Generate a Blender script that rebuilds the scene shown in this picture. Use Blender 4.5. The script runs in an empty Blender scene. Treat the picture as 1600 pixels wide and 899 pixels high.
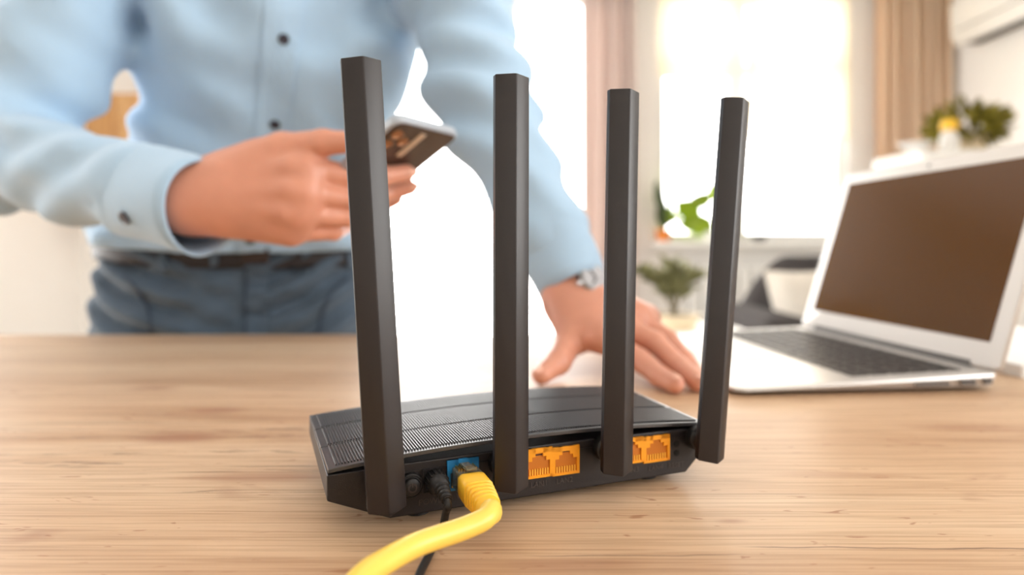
import bpy, math, random
import numpy as np
from mathutils import Vector, Matrix
from mathutils.bvhtree import BVHTree

random.seed(7)
rng = np.random.default_rng(11)
S = bpy.context.scene
COL = S.collection
PI = math.pi

# ------------------------------------------------------------------ camera, world, light
F = 1000.0            # focal length in pixels of the 1600 px frame
HOR = 382.0           # image row of the horizon
TZ = 0.88             # height of the table top
CZ = TZ + 0.12        # height of the lens
cam = bpy.data.cameras.new('camera')
cam.sensor_width = 36.0
cam.lens = 36.0 * F / 1600.0
cam.shift_y = -(449.5 - HOR) / 1600.0
cam.clip_start = 0.01
cam.dof.use_dof = True
cam.dof.focus_distance = 0.275
cam.dof.aperture_fstop = 4.4
camo = bpy.data.objects.new('camera', cam)
COL.objects.link(camo)
camo.location = (0, 0, CZ)
camo.rotation_euler = (PI / 2, 0, 0)
S.camera = camo

world = bpy.data.worlds.new('overcast_sky')
S.world = world
world.use_nodes = True
wn = world.node_tree.nodes['Background']
wn.inputs[0].default_value = (1.0, 0.98, 0.95, 1)
wn.inputs[1].default_value = 8.6

def portal(name, loc, rot, sx, sy):
    l = bpy.data.lights.new(name, 'AREA')
    l.shape = 'RECTANGLE'; l.size = sx; l.size_y = sy
    l.cycles.is_portal = True
    o = bpy.data.objects.new(name, l); COL.objects.link(o)
    o.location = loc; o.rotation_euler = rot
    return o

vs = S.view_settings
vs.view_transform = 'Standard'
vs.look = 'None'
vs.gamma = 1.0
vs.use_curve_mapping = False
vs.exposure = 0.0
S.cycles.max_bounces = 10
S.cycles.diffuse_bounces = 5
S.cycles.transparent_max_bounces = 12
S.cycles.caustics_reflective = False
S.cycles.caustics_refractive = False
S.cycles.sample_clamp_indirect = 6.0

# ------------------------------------------------------------------ helpers
def P(px, py, y):
    """world point seen at pixel (px, py) of the frame at depth y"""
    return Vector(((px - 800) / F * y, y, CZ + (HOR - py) / F * y))

def R3(x, y, z):      # camera-height-relative
    return Vector((x, y, CZ + z))

def lin(r, g, b):
    def c(v):
        v /= 255.0
        return v / 12.92 if v <= 0.04045 else ((v + 0.055) / 1.055) ** 2.4
    return (c(r), c(g), c(b), 1.0)

MATS = {}
def mat(name, rgb, rough=0.5, metal=0.0, spec=0.5, var=0.0, vscale=20.0, bump=0.0, bscale=200.0,
        trans=0.0, alpha=None, emit=None, estr=0.0, sss=0.0, sheen=0.0, coat=0.0):
    if name in MATS:
        return MATS[name]
    m = bpy.data.materials.new(name); m.use_nodes = True
    nt = m.node_tree; b = nt.nodes['Principled BSDF']
    col = lin(*rgb)
    b.inputs['Base Color'].default_value = col
    b.inputs['Roughness'].default_value = rough
    b.inputs['Metallic'].default_value = metal
    b.inputs['Specular IOR Level'].default_value = spec
    if trans: b.inputs['Transmission Weight'].default_value = trans
    if sheen: b.inputs['Sheen Weight'].default_value = sheen
    if coat: b.inputs['Coat Weight'].default_value = coat; b.inputs['Coat Roughness'].default_value = 0.05
    if sss:
        b.inputs['Subsurface Weight'].default_value = sss
        b.inputs['Subsurface Radius'].default_value = (0.012, 0.004, 0.002)
        b.inputs['Subsurface Scale'].default_value = 0.6
    if emit:
        b.inputs['Emission Color'].default_value = lin(*emit); b.inputs['Emission Strength'].default_value = estr
    if var or bump:
        tc = nt.nodes.new('ShaderNodeTexCoord')
    if var:
        n = nt.nodes.new('ShaderNodeTexNoise'); n.inputs['Scale'].default_value = vscale
        n.inputs['Detail'].default_value = 4
        nt.links.new(tc.outputs['Object'], n.inputs['Vector'])
        r = nt.nodes.new('ShaderNodeMapRange')
        r.inputs[3].default_value = 1 - var; r.inputs[4].default_value = 1 + var
        nt.links.new(n.outputs['Fac'], r.inputs[0])
        mx = nt.nodes.new('ShaderNodeVectorMath'); mx.operation = 'SCALE'
        mx.inputs[0].default_value = col[:3]
        nt.links.new(r.outputs[0], mx.inputs['Scale'])
        nt.links.new(mx.outputs[0], b.inputs['Base Color'])
    if bump:
        n2 = nt.nodes.new('ShaderNodeTexNoise'); n2.inputs['Scale'].default_value = bscale
        n2.inputs['Detail'].default_value = 3
        nt.links.new(tc.outputs['Object'], n2.inputs['Vector'])
        bp = nt.nodes.new('ShaderNodeBump'); bp.inputs['Strength'].default_value = bump
        bp.inputs['Distance'].default_value = 0.001
        nt.links.new(n2.outputs['Fac'], bp.inputs['Height'])
        nt.links.new(bp.outputs[0], b.inputs['Normal'])
    MATS[name] = m
    return m

WL = {}               # world location of every object (no object is rotated or scaled)
def place(o, parent=None, loc=(0, 0, 0)):
    COL.objects.link(o)
    WL[o.name] = Vector(loc)
    o.location = loc
    if parent is not None:
        o.parent = parent
        o.matrix_parent_inverse = Matrix.Translation(-WL[parent.name])
    return o

def tag(o, label=None, cat=None, group=None, kind=None):
    if label: o['label'] = label
    if cat: o['category'] = cat
    if group: o['group'] = group
    if kind: o['kind'] = kind
    return o

def thing(name, loc, label, cat, group=None):
    e = bpy.data.objects.new(name, None)
    e.empty_display_size = 0.05
    place(e, None, loc)
    return tag(e, label, cat, group)

def mesh_obj(name, V, Fc, material, parent=None, smooth=False, bevel=0.0, segs=2, origin=None, autosmooth=False):
    V = np.asarray(V, dtype=float).reshape(-1, 3)
    c = (V.min(0) + V.max(0)) / 2 if origin is None else np.asarray(origin)
    me = bpy.data.meshes.new(name)
    me.from_pydata((V - c).tolist(), [], [list(map(int, f)) for f in Fc])
    me.update()
    if material: me.materials.append(material)
    if smooth:
        me.polygons.foreach_set('use_smooth', [True] * len(me.polygons))
    o = bpy.data.objects.new(name, me)
    place(o, parent, Vector(c))
    if bevel:
        m = o.modifiers.new('bevel', 'BEVEL'); m.width = bevel; m.segments = segs; m.limit_method = 'ANGLE'
        m.angle_limit = math.radians(35)
        me.polygons.foreach_set('use_smooth', [True] * len(me.polygons))
        m.harden_normals = True
    return o

def instance(name, src, parent, loc):
    """an alike piece sharing mesh data with src, shifted to loc"""
    o = bpy.data.objects.new(name, src.data)
    for md in src.modifiers:
        n = o.modifiers.new(md.name, md.type)
        if md.type == 'BEVEL':
            n.width = md.width; n.segments = md.segments; n.limit_method = md.limit_method
            n.angle_limit = md.angle_limit; n.harden_normals = md.harden_normals
    place(o, parent, loc)
    return o

class MB:
    """collects shapes of ONE part"""
    def __init__(self): self.v = []; self.f = []
    def add(self, V, Fc):
        k = len(self.v)
        self.v += [tuple(p) for p in V]
        self.f += [[i + k for i in f] for f in Fc]
        return self
    def box(self, c, s, ax=None):
        c = Vector(c); ax = ax or (Vector((1, 0, 0)), Vector((0, 1, 0)), Vector((0, 0, 1)))
        V = []
        for i in (-1, 1):
            for j in (-1, 1):
                for k in (-1, 1):
                    V.append(c + ax[0] * (i * s[0] / 2) + ax[1] * (j * s[1] / 2) + ax[2] * (k * s[2] / 2))
        return self.add(V, [(0, 1, 3, 2), (4, 6, 7, 5), (0, 4, 5, 1), (2, 3, 7, 6), (0, 2, 6, 4), (1, 5, 7, 3)])
    def b2(self, lo, hi):
        lo = Vector(lo); hi = Vector(hi)
        return self.box((lo + hi) / 2, hi - lo)
    def loft(self, rings, cap=True):
        n = len(rings[0]); V = [p for r in rings for p in r]; Fc = []
        for i in range(len(rings) - 1):
            for j in range(n):
                a = i * n + j; b = i * n + (j + 1) % n
                Fc.append((a, b, b + n, a + n))
        if cap:
            Fc.append(tuple(range(n))[::-1]); Fc.append(tuple(range((len(rings) - 1) * n, len(rings) * n)))
        return self.add(V, Fc)
    def cyl(self, a, b, ra, rb=None, n=24):
        rb = ra if rb is None else rb
        a = Vector(a); b = Vector(b); d = (b - a).normalized()
        e1 = d.orthogonal().normalized(); e2 = d.cross(e1)
        ring = lambda c, r: [c + (e1 * math.cos(2 * PI * i / n) + e2 * math.sin(2 * PI * i / n)) * r for i in range(n)]
        return self.loft([ring(a, ra), ring(b, rb)])
    def lathe(self, prof, a, d, n=28):
        a = Vector(a); d = Vector(d).normalized(); e1 = d.orthogonal().normalized(); e2 = d.cross(e1)
        return self.loft([[a + d * h + (e1 * math.cos(2 * PI * i / n) + e2 * math.sin(2 * PI * i / n)) * r for i in range(n)] for r, h in prof])
    def tube(self, pts, r, n=16, sub=8):
        pts = catmull(pts, sub)
        rr = r if callable(r) else (lambda t: r)
        e = None; rings = []
        for i, p in enumerate(pts):
            d = (pts[min(i + 1, len(pts) - 1)] - pts[max(i - 1, 0)]).normalized()
            if e is None: e = d.orthogonal().normalized()
            e = (e - d * e.dot(d)).normalized(); g = d.cross(e)
            q = rr(i / (len(pts) - 1))
            rings.append([p + (e * math.cos(2 * PI * j / n) + g * math.sin(2 * PI * j / n)) * q for j in range(n)])
        return self.loft(rings)
    def build(self, name, material, parent=None, **k):
        return mesh_obj(name, [tuple(p) for p in self.v], self.f, material, parent, **k)

def catmull(pts, sub):
    pts = [Vector(p) for p in pts]; out = []
    for i in range(len(pts) - 1):
        p0 = pts[max(i - 1, 0)]; p1 = pts[i]; p2 = pts[i + 1]; p3 = pts[min(i + 2, len(pts) - 1)]
        for k in range(sub):
            t = k / sub
            out.append(0.5 * ((2 * p1) + (p2 - p0) * t + (2 * p0 - 5 * p1 + 4 * p2 - p3) * t * t + (3 * p1 - p0 - 3 * p2 + p3) * t ** 3))
    out.append(pts[-1])
    return out

# ---- implicit surfaces for the figure: smooth unions meshed with surface nets
def smin(a, b, k):
    h = np.clip(0.5 + 0.5 * (b - a) / k, 0, 1)
    return b + (a - b) * h - k * h * (1 - h)

def sub3(p, a): return p[0] - a[0], p[1] - a[1], p[2] - a[2]
def dot3(q, n): return q[0] * n[0] + q[1] * n[1] + q[2] * n[2]

def f_cone(p, a, b, ra, rb):
    d = [b[i] - a[i] for i in range(3)]; L2 = sum(x * x for x in d) + 1e-12
    q = sub3(p, a)
    t = np.clip(dot3(q, d) / L2, 0, 1)
    return np.sqrt((q[0] - t * d[0]) ** 2 + (q[1] - t * d[1]) ** 2 + (q[2] - t * d[2]) ** 2) - (ra + (rb - ra) * t)

def f_ell(p, a, b, w, A, B):
    a = Vector(a); b = Vector(b); d = b - a; L2 = d.length_squared; n = d.normalized()
    e1 = Vector(w); e1 = (e1 - n * e1.dot(n)).normalized(); e2 = n.cross(e1)
    q = sub3(p, a); t = np.clip(dot3(q, d) / L2, 0, 1)
    q = (q[0] - t * d[0], q[1] - t * d[1], q[2] - t * d[2])
    wa = A[0] + (B[0] - A[0]) * t; wb = A[1] + (B[1] - A[1]) * t; m = np.minimum(wa, wb)
    return (np.sqrt((dot3(q, e1) / wa) ** 2 + (dot3(q, e2) / wb) ** 2 + (dot3(q, n) / m) ** 2) - 1) * m

def f_oid(p, c, r, e1=(1, 0, 0), e2=(0, 1, 0)):
    e1 = Vector(e1).normalized(); e2 = Vector(e2); e2 = (e2 - e1 * e2.dot(e1)).normalized(); e3 = e1.cross(e2)
    q = sub3(p, c)
    k0 = np.sqrt((dot3(q, e1) / r[0]) ** 2 + (dot3(q, e2) / r[1]) ** 2 + (dot3(q, e3) / r[2]) ** 2)
    return (k0 - 1) * min(r)

def grid(lo, hi, h):
    ax = [np.arange(lo[i], hi[i] + h, h, dtype=np.float32) for i in range(3)]
    return np.meshgrid(*ax, indexing='ij')

def nets(Fd, lo, h):
    """naive surface nets on a sampled field"""
    ins = Fd < 0
    nx, ny, nz = Fd.shape
    cnt = np.zeros((nx - 1, ny - 1, nz - 1), np.int8)
    for i in (0, 1):
        for j in (0, 1):
            for k in (0, 1):
                cnt += ins[i:nx - 1 + i, j:ny - 1 + j, k:nz - 1 + k]
    act = (cnt > 0) & (cnt < 8)
    idx = -np.ones(act.shape, np.int64)
    cells = np.argwhere(act); idx[act] = np.arange(len(cells))
    acc = np.zeros((len(cells), 3)); num = np.zeros(len(cells))
    for axis in range(3):
        o = [a for a in range(3) if a != axis]
        for i in (0, 1):
            for j in (0, 1):
                c0 = cells.copy(); c0[:, o[0]] += i; c0[:, o[1]] += j
                c1 = c0.copy(); c1[:, axis] += 1
                f0 = Fd[tuple(c0.T)]; f1 = Fd[tuple(c1.T)]
                m = (f0 < 0) != (f1 < 0)
                t = np.where(m, f0 / np.where(m, f0 - f1, 1), 0)
                pt = c0.astype(float); pt[:, axis] += t
                acc[m] += pt[m]; num[m] += 1
    V = acc / num[:, None] * h + np.asarray(lo)
    quads = []
    for axis in range(3):
        s0 = [slice(None)] * 3; s1 = [slice(None)] * 3
        s0[axis] = slice(0, -1); s1[axis] = slice(1, None)
        a = ins[tuple(s0)]; b = ins[tuple(s1)]
        e = np.argwhere(a != b)
        o = [(axis + 1) % 3, (axis + 2) % 3]
        ok = np.ones(len(e), bool)
        for q in o:
            ok &= (e[:, q] > 0) & (e[:, q] < Fd.shape[q] - 1)
        e = e[ok]
        inside = a[tuple(e.T)]
        ids = []
        for (i, j) in ((-1, -1), (0, -1), (0, 0), (-1, 0)):
            c = e.copy(); c[:, o[0]] += i; c[:, o[1]] += j
            ids.append(idx[tuple(c.T)])
        Q = np.stack(ids, 1)
        Q[~inside] = Q[~inside][:, ::-1]
        quads.append(Q)
    Q = np.concatenate(quads)
    return V, Q

def relax(V, Q, it=2, lam=0.5):
    E = np.concatenate([Q[:, [0, 1]], Q[:, [1, 2]], Q[:, [2, 3]], Q[:, [3, 0]]])
    for _ in range(it):
        acc = np.zeros_like(V); n = np.zeros(len(V))
        for c in range(3):
            acc[:, c] = np.bincount(E[:, 0], V[E[:, 1], c], len(V)) + np.bincount(E[:, 1], V[E[:, 0], c], len(V))
        n = np.bincount(E[:, 0], minlength=len(V)) + np.bincount(E[:, 1], minlength=len(V))
        V = V + lam * (acc / n[:, None] - V)
    return V

def implicit(prims, lo, hi, h, post=None, it=2):
    p = grid(lo, hi, h)
    d = None
    for k, fn in prims:
        e = fn(p)
        d = e if d is None else smin(d, e, k)
    if post: d = post(p, d)
    V, Q = nets(d, lo, h)
    return relax(V, Q, it), Q

def cone(a, b, ra, rb, k=0.01): return (k, lambda p: f_cone(p, a, b, ra, rb))
def ell(a, b, w, A, B, k=0.03): return (k, lambda p: f_ell(p, a, b, w, A, B))
def oid(c, r, k=0.01, e1=(1, 0, 0), e2=(0, 1, 0)): return (k, lambda p: f_oid(p, c, r, e1, e2))

# ------------------------------------------------------------------ materials
def wood_mat(name, base, dark, light, scale=1.0, axis='X', rough=0.42, cracks=(), knots=()):
    m = bpy.data.materials.new(name); m.use_nodes = True
    nt = m.node_tree; N = nt.nodes; L = nt.links; b = N['Principled BSDF']
    tc = N.new('ShaderNodeTexCoord')
    def mapping(s, off=(0, 0, 0)):
        mp = N.new('ShaderNodeMapping'); mp.inputs['Scale'].default_value = s; mp.inputs['Location'].default_value = off
        L.new(tc.outputs['Object'], mp.inputs['Vector']); return mp
    def noise(mp, sc, det, dist=0.0, rough_=0.55):
        n = N.new('ShaderNodeTexNoise'); n.inputs['Scale'].default_value = sc; n.inputs['Detail'].default_value = det
        n.inputs['Distortion'].default_value = dist; n.inputs['Roughness'].default_value = rough_
        L.new(mp.outputs[0], n.inputs['Vector']); return n
    def ramp(src, stops):
        r = N.new('ShaderNodeValToRGB'); e = r.color_ramp.elements
        e[0].position, e[0].color = stops[0]; e[1].position, e[1].color = stops[1]
        for pos, c in stops[2:]:
            x = e.new(pos); x.color = c
        L.new(src, r.inputs[0]); return r
    def mix(mode, fac, a, c):
        x = N.new('ShaderNodeMix'); x.data_type = 'RGBA'; x.blend_type = mode
        if isinstance(fac, float): x.inputs[0].default_value = fac
        else: L.new(fac, x.inputs[0])
        L.new(a, x.inputs[6])
        if isinstance(c, tuple): x.inputs[7].default_value = c
        else: L.new(c, x.inputs[7])
        return x.outputs[2]
    s = scale
    st = (1.3 * s, 13 * s, 13 * s) if axis == 'X' else (13 * s, 13 * s, 1.3 * s)
    fine = (12 * s, 620 * s, 620 * s) if axis == 'X' else (620 * s, 620 * s, 12 * s)
    mid = (2.2 * s, 42 * s, 42 * s) if axis == 'X' else (42 * s, 42 * s, 2.2 * s)
    broad = noise(mapping(st), 1.0, 5, 0.8)
    c0 = ramp(broad.outputs['Fac'], [(0.28, lin(*dark)), (0.72, lin(*light)), (0.5, lin(*base))])
    g = noise(mapping(fine), 1.0, 4, 0.25)
    gr = ramp(g.outputs['Fac'], [(0.36, (0.66, 0.57, 0.49, 1)), (0.56, (1.06, 1.06, 1.06, 1))])
    c1 = mix('MULTIPLY', 0.6, c0.outputs[0], gr.outputs[0])
    m2 = noise(mapping(mid, (3, 1, 0)), 1.0, 5, 0.9)
    mr = ramp(m2.outputs['Fac'], [(0.28, (0.72, 0.60, 0.52, 1)), (0.45, (1, 1, 1, 1))])
    c2 = mix('MULTIPLY', 0.5, c1, mr.outputs[0])
    # fine cracks: narrow band of a stretched noise, only in places
    cr = noise(mapping((1.6 * s, 30 * s, 30 * s) if axis == 'X' else (30 * s, 30 * s, 1.6 * s), (9, 4, 2)), 1.0, 6, 0.5, 0.6)
    band = ramp(cr.outputs['Fac'], [(0.492, (0, 0, 0, 1)), (0.508, (0, 0, 0, 1)), (0.5, (1, 1, 1, 1))])
    where = noise(mapping((2.5 * s, 9 * s, 9 * s), (2, 7, 1)), 1.0, 2)
    wr = ramp(where.outputs['Fac'], [(0.56, (0, 0, 0, 1)), (0.66, (0.75, 0.75, 0.75, 1))])
    cm = mix('MULTIPLY', 1.0, band.outputs[0], wr.outputs[0])
    c3 = mix('MIX', cm, c2, lin(92, 62, 46))
    # short pores
    po = noise(mapping((38 * s, 150 * s, 150 * s) if axis == 'X' else (150 * s, 150 * s, 38 * s), (5, 5, 5)), 1.0, 2, 1.5)
    pr = ramp(po.outputs['Fac'], [(0.67, (0, 0, 0, 1)), (0.72, (0.65, 0.65, 0.65, 1))])
    c4 = mix('MIX', pr.outputs[0], c3, lin(150, 98, 68))
    # brown knots
    kn = noise(mapping((5.5 * s, 17 * s, 17 * s) if axis == 'X' else (17 * s, 17 * s, 5.5 * s), (1, 3, 8)), 1.0, 3, 1.2)
    kr = ramp(kn.outputs['Fac'], [(0.63, (0, 0, 0, 1)), (0.75, (0.6, 0.6, 0.6, 1))])
    c4 = mix('MIX', kr.outputs[0], c4, lin(148, 100, 74))
    # individual long cracks and knots of this board, placed on the board itself
    if cracks or knots:
        geo = N.new('ShaderNodeNewGeometry'); sx = N.new('ShaderNodeSeparateXYZ'); L.new(geo.outputs['Position'], sx.inputs[0])
        wob = noise(mapping((4, 9, 9), (4, 4, 4)), 3.0, 4)
        def math_(op, a, c=None, d=None):
            x = N.new('ShaderNodeMath'); x.operation = op
            for i, q in enumerate((a, c, d)):
                if q is None: continue
                if isinstance(q, (int, float)): x.inputs[i].default_value = q
                else: L.new(q, x.inputs[i])
            return x.outputs[0]
        def smooth(v, lo_, hi_):
            x = N.new('ShaderNodeMapRange'); x.interpolation_type = 'SMOOTHSTEP'; L.new(v, x.inputs[0])
            x.inputs[1].default_value = lo_; x.inputs[2].default_value = hi_; return x.outputs[0]
        wv_ = math_('MULTIPLY_ADD', wob.outputs['Fac'], 0.010, -0.005)
        for x0, x1, y0, wd, st_ in cracks:
            dy = math_('ABSOLUTE', math_('SUBTRACT', math_('ADD', sx.outputs[1], wv_), y0))
            m_ = math_('SUBTRACT', 1.0, smooth(dy, 0.0, wd))
            m_ = math_('MULTIPLY', m_, smooth(sx.outputs[0], x0, x0 + 0.02)); m_ = math_('MULTIPLY', m_, math_('SUBTRACT', 1.0, smooth(sx.outputs[0], x1 - 0.02, x1)))
            c4 = mix('MIX', math_('MULTIPLY', m_, st_), c4, lin(82, 56, 46))
        for x0, y0, a_, b_, st_ in knots:
            u_ = math_('DIVIDE', math_('SUBTRACT', sx.outputs[0], x0), a_); v_ = math_('DIVIDE', math_('SUBTRACT', math_('ADD', sx.outputs[1], wv_), y0), b_)
            r_ = math_('SQRT', math_('ADD', math_('MULTIPLY', u_, u_), math_('MULTIPLY', v_, v_)))
            m_ = math_('SUBTRACT', 1.0, smooth(math_('ADD', r_, math_('MULTIPLY_ADD', m2.outputs['Fac'], 1.4, -0.7)), 0.2, 1.0))
            c4 = mix('MIX', math_('MULTIPLY', m_, st_), c4, lin(150, 98, 72))
    L.new(c4, b.inputs['Base Color'])
    b.inputs['Roughness'].default_value = rough
    b.inputs['Specular IOR Level'].default_value = 0.36
    bp = N.new('ShaderNodeBump'); bp.inputs['Strength'].default_value = 0.12; bp.inputs['Distance'].default_value = 0.0006
    L.new(g.outputs['Fac'], bp.inputs['Height']); L.new(bp.outputs[0], b.inputs['Normal'])
    MATS[name] = m
    return m

M_TABLE = wood_mat('oak_table', (204, 172, 140), (180, 143, 111), (218, 193, 164),
    cracks=((.085, .34, .2535, .0008, .8), (.0, .095, .247, .0008, .55), (-.16, -.095, .346, .0012, .7), (-.33, -.17, .430, .0012, .5), (-.30, -.10, .2265, .0009, .5), (.23, .6, .29, .001, .35)),
    knots=((-.205, .395, .035, .014, .6), (-.215, .462, .030, .012, .55), (-.30, .535, .030, .012, .5), (-.13, .33, .05, .015, .45), (.095, .277, .012, .005, .5), (.17, .333, .05, .008, .35), (.30, .42, .06, .012, .4), (.02, .24, .03, .006, .3)))
M_OAK = wood_mat('oak_cabinet', (205, 158, 104), (180, 130, 80), (220, 178, 126), axis='Z')
M_WALL = mat('white_plaster', (246, 244, 241), 0.9, var=0.02, vscale=3, bump=0.05, bscale=120)
M_CEIL = mat('white_ceiling_paint', (240, 238, 234), 0.9, var=0.015, vscale=2)
M_FLOOR = wood_mat('pale_oak_floor', (216, 208, 198), (200, 190, 178), (226, 220, 212), scale=0.6, axis='X', rough=0.45)
M_WHITE = mat('white_lacquer', (240, 239, 236), 0.4, var=0.01, vscale=6)
M_BLACK = mat('black_router_plastic', (28, 23, 24), 0.42, spec=0.45, var=0.06, vscale=60, bump=0.08, bscale=1800)
M_ANT = mat('black_antenna_plastic', (28, 22, 23), 0.36, spec=0.5, var=0.05, vscale=90, bump=0.05, bscale=2500)
M_COVER = mat('charcoal_cover_plastic', (54, 53, 55), 0.32, spec=0.8, var=0.05, vscale=70, bump=0.05, bscale=2000)
M_DEEP = mat('black_rubber', (20, 17, 17), 0.5, var=0.05, vscale=80)
M_HOLE = mat('socket_interior', (10, 8, 8), 0.8, var=0.05, vscale=80)
M_ORANGE = mat('orange_port_plastic', (246, 160, 24), 0.4, var=0.04, vscale=120)
M_BLUE = mat('blue_port_plastic', (28, 122, 178), 0.4, var=0.04, vscale=120)
M_YELLOW = mat('yellow_cable_jacket', (244, 206, 92), 0.35, var=0.03, vscale=60)
M_YELLOWB = mat('yellow_boot_plastic', (246, 192, 50), 0.4, var=0.04, vscale=80)
M_CLEAR = mat('clear_connector_plastic', (238, 226, 190), 0.15, trans=0.85, var=0.02, vscale=60)
M_GOLD = mat('gold_contact', (230, 170, 70), 0.3, metal=1.0, var=0.05, vscale=300)
M_PRINT = mat('embossed_lettering', (70, 60, 58), 0.5, var=0.03, vscale=300)
M_SKIN = mat('skin', (208, 146, 122), 0.42, var=0.14, vscale=30, bump=0.15, bscale=420, sss=0.12)
M_NAIL = mat('fingernail', (232, 178, 156), 0.25, var=0.03, vscale=90)
M_SHIRT = mat('light_blue_cotton', (166, 196, 222), 0.85, var=0.03, vscale=40, bump=0.12, bscale=900, sheen=0.25)
M_BUTTON = mat('dark_button', (40, 38, 52), 0.35, var=0.05, vscale=200)
M_JEANS = mat('washed_blue_denim', (76, 93, 110), 0.9, var=0.34, vscale=26, bump=0.3, bscale=900, sheen=0.2)
M_STITCH = mat('denim_seam', (58, 70, 86), 0.9, var=0.1, vscale=90)
M_BELT = mat('dark_leather', (30, 24, 28), 0.5, var=0.1, vscale=60)
M_BRASS = mat('belt_buckle_metal', (60, 50, 46), 0.4, metal=0.8, var=0.05, vscale=90)
M_HAIR = mat('dark_brown_hair', (58, 42, 32), 0.6, var=0.2, vscale=120, bump=0.6, bscale=300)
M_SHOE = mat('brown_shoe_leather', (92, 62, 44), 0.45, var=0.1, vscale=40)
M_SOLE = mat('shoe_sole_rubber', (225, 220, 210), 0.7, var=0.03, vscale=60)
M_EYE = mat('eye_white', (235, 230, 225), 0.2, var=0.01, vscale=90)
M_IRIS = mat('eye_iris', (60, 45, 35), 0.2, var=0.1, vscale=300)
M_LIP = mat('lips', (196, 118, 104), 0.45, var=0.04, vscale=90)
M_ALU = mat('silver_aluminium', (212, 210, 208), 0.38, metal=0.65, var=0.01, vscale=30)
M_BEZEL = mat('silver_bezel', (206, 202, 198), 0.42, metal=0.4, var=0.01, vscale=30)
M_SCREEN = mat('flare_tinted_screen_glass', (84, 50, 8), 0.12, spec=0.35, var=0.02, vscale=8)  # amber of the lens flare and reflection put into the base colour
M_KEY = mat('black_key_plastic', (44, 38, 36), 0.5, var=0.05, vscale=120)
M_PORT = mat('port_recess', (86, 82, 80), 0.6, var=0.05, vscale=120)
M_PHONE = mat('graphite_phone_glass', (70, 54, 46), 0.22, spec=0.5, var=0.03, vscale=40)
M_PHONEF = mat('grey_phone_frame', (176, 186, 198), 0.35, metal=0.3, var=0.02, vscale=60)
M_LENS = mat('camera_lens_ring', (176, 128, 92), 0.25, metal=0.7, var=0.03, vscale=120)
M_CAMBAR = mat('pale_camera_strip', (214, 190, 164), 0.3, var=0.03, vscale=120)
M_STEEL = mat('polished_steel', (176, 176, 178), 0.3, metal=1.0, var=0.02, vscale=60)
M_DIAL = mat('watch_dial', (176, 178, 184), 0.3, var=0.02, vscale=60)
M_SOFA = mat('dark_grey_upholstery', (62, 58, 58), 0.95, var=0.12, vscale=30, bump=0.4, bscale=400)
M_PILLOW = mat('pale_patterned_cushion', (226, 220, 210), 0.95, var=0.16, vscale=26)
M_BLUEC = mat('slate_blue_cushion', (108, 126, 146), 0.95, var=0.14, vscale=26)
M_LEAFD = mat('olive_leaf', (140, 140, 96), 0.55, var=0.25, vscale=9)
M_LEAFG = mat('bright_leaf', (150, 178, 40), 0.5, var=0.2, vscale=9)
M_LEAFY = mat('mossy_leaf', (132, 122, 34), 0.6, var=0.25, vscale=9)
M_LEAFB = mat('dark_leaf', (70, 86, 52), 0.55, var=0.2, vscale=9)
M_STEM = mat('plant_stem', (110, 98, 62), 0.7, var=0.1, vscale=20)
M_CREAM = mat('cream_ceramic', (232, 214, 182), 0.4, var=0.03, vscale=12)
M_TERRA = mat('orange_ceramic', (226, 132, 50), 0.45, var=0.05, vscale=14)
M_SOIL = mat('potting_soil', (60, 46, 36), 0.95, var=0.3, vscale=60)
M_YCAP = mat('yellow_cap', (240, 190, 50), 0.4, var=0.03, vscale=20)
M_GREYP = mat('light_grey_plastic', (226, 224, 220), 0.4, var=0.01, vscale=12)
M_DARKG = mat('dark_vent', (70, 66, 64), 0.6, var=0.03, vscale=30)
M_PAPER = mat('white_paper', (240, 240, 240), 0.8, var=0.01, vscale=12)

def cloth_mat(name, rgb, transl, tint):
    m = bpy.data.materials.new(name); m.use_nodes = True
    nt = m.node_tree; b = nt.nodes['Principled BSDF']; out = nt.nodes['Material Output']
    tc = nt.nodes.new('ShaderNodeTexCoord'); n = nt.nodes.new('ShaderNodeTexNoise'); n.inputs['Scale'].default_value = 30
    nt.links.new(tc.outputs['Object'], n.inputs['Vector'])
    r = nt.nodes.new('ShaderNodeMapRange'); r.inputs[3].default_value = 0.95; r.inputs[4].default_value = 1.05
    nt.links.new(n.outputs['Fac'], r.inputs[0])
    sc = nt.nodes.new('ShaderNodeVectorMath'); sc.operation = 'SCALE'; sc.inputs[0].default_value = lin(*rgb)[:3]
    nt.links.new(r.outputs[0], sc.inputs['Scale']); nt.links.new(sc.outputs[0], b.inputs['Base Color'])
    b.inputs['Roughness'].default_value = 0.9
    t = nt.nodes.new('ShaderNodeBsdfTranslucent'); t.inputs[0].default_value = lin(*tint)
    mx = nt.nodes.new('ShaderNodeMixShader'); mx.inputs[0].default_value = transl
    nt.links.new(b.outputs[0], mx.inputs[1]); nt.links.new(t.outputs[0], mx.inputs[2]); nt.links.new(mx.outputs[0], out.inputs[0])
    MATS[name] = m
    return m
M_CURTL = cloth_mat('rose_grey_curtain', (226, 212, 206), 0.3, (232, 216, 208))
M_CURTR = cloth_mat('beige_curtain', (236, 218, 194), 0.36, (252, 216, 170))
M_BLIND = cloth_mat('cream_roller_blind', (253, 248, 238), 0.62, (255, 246, 228))

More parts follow.
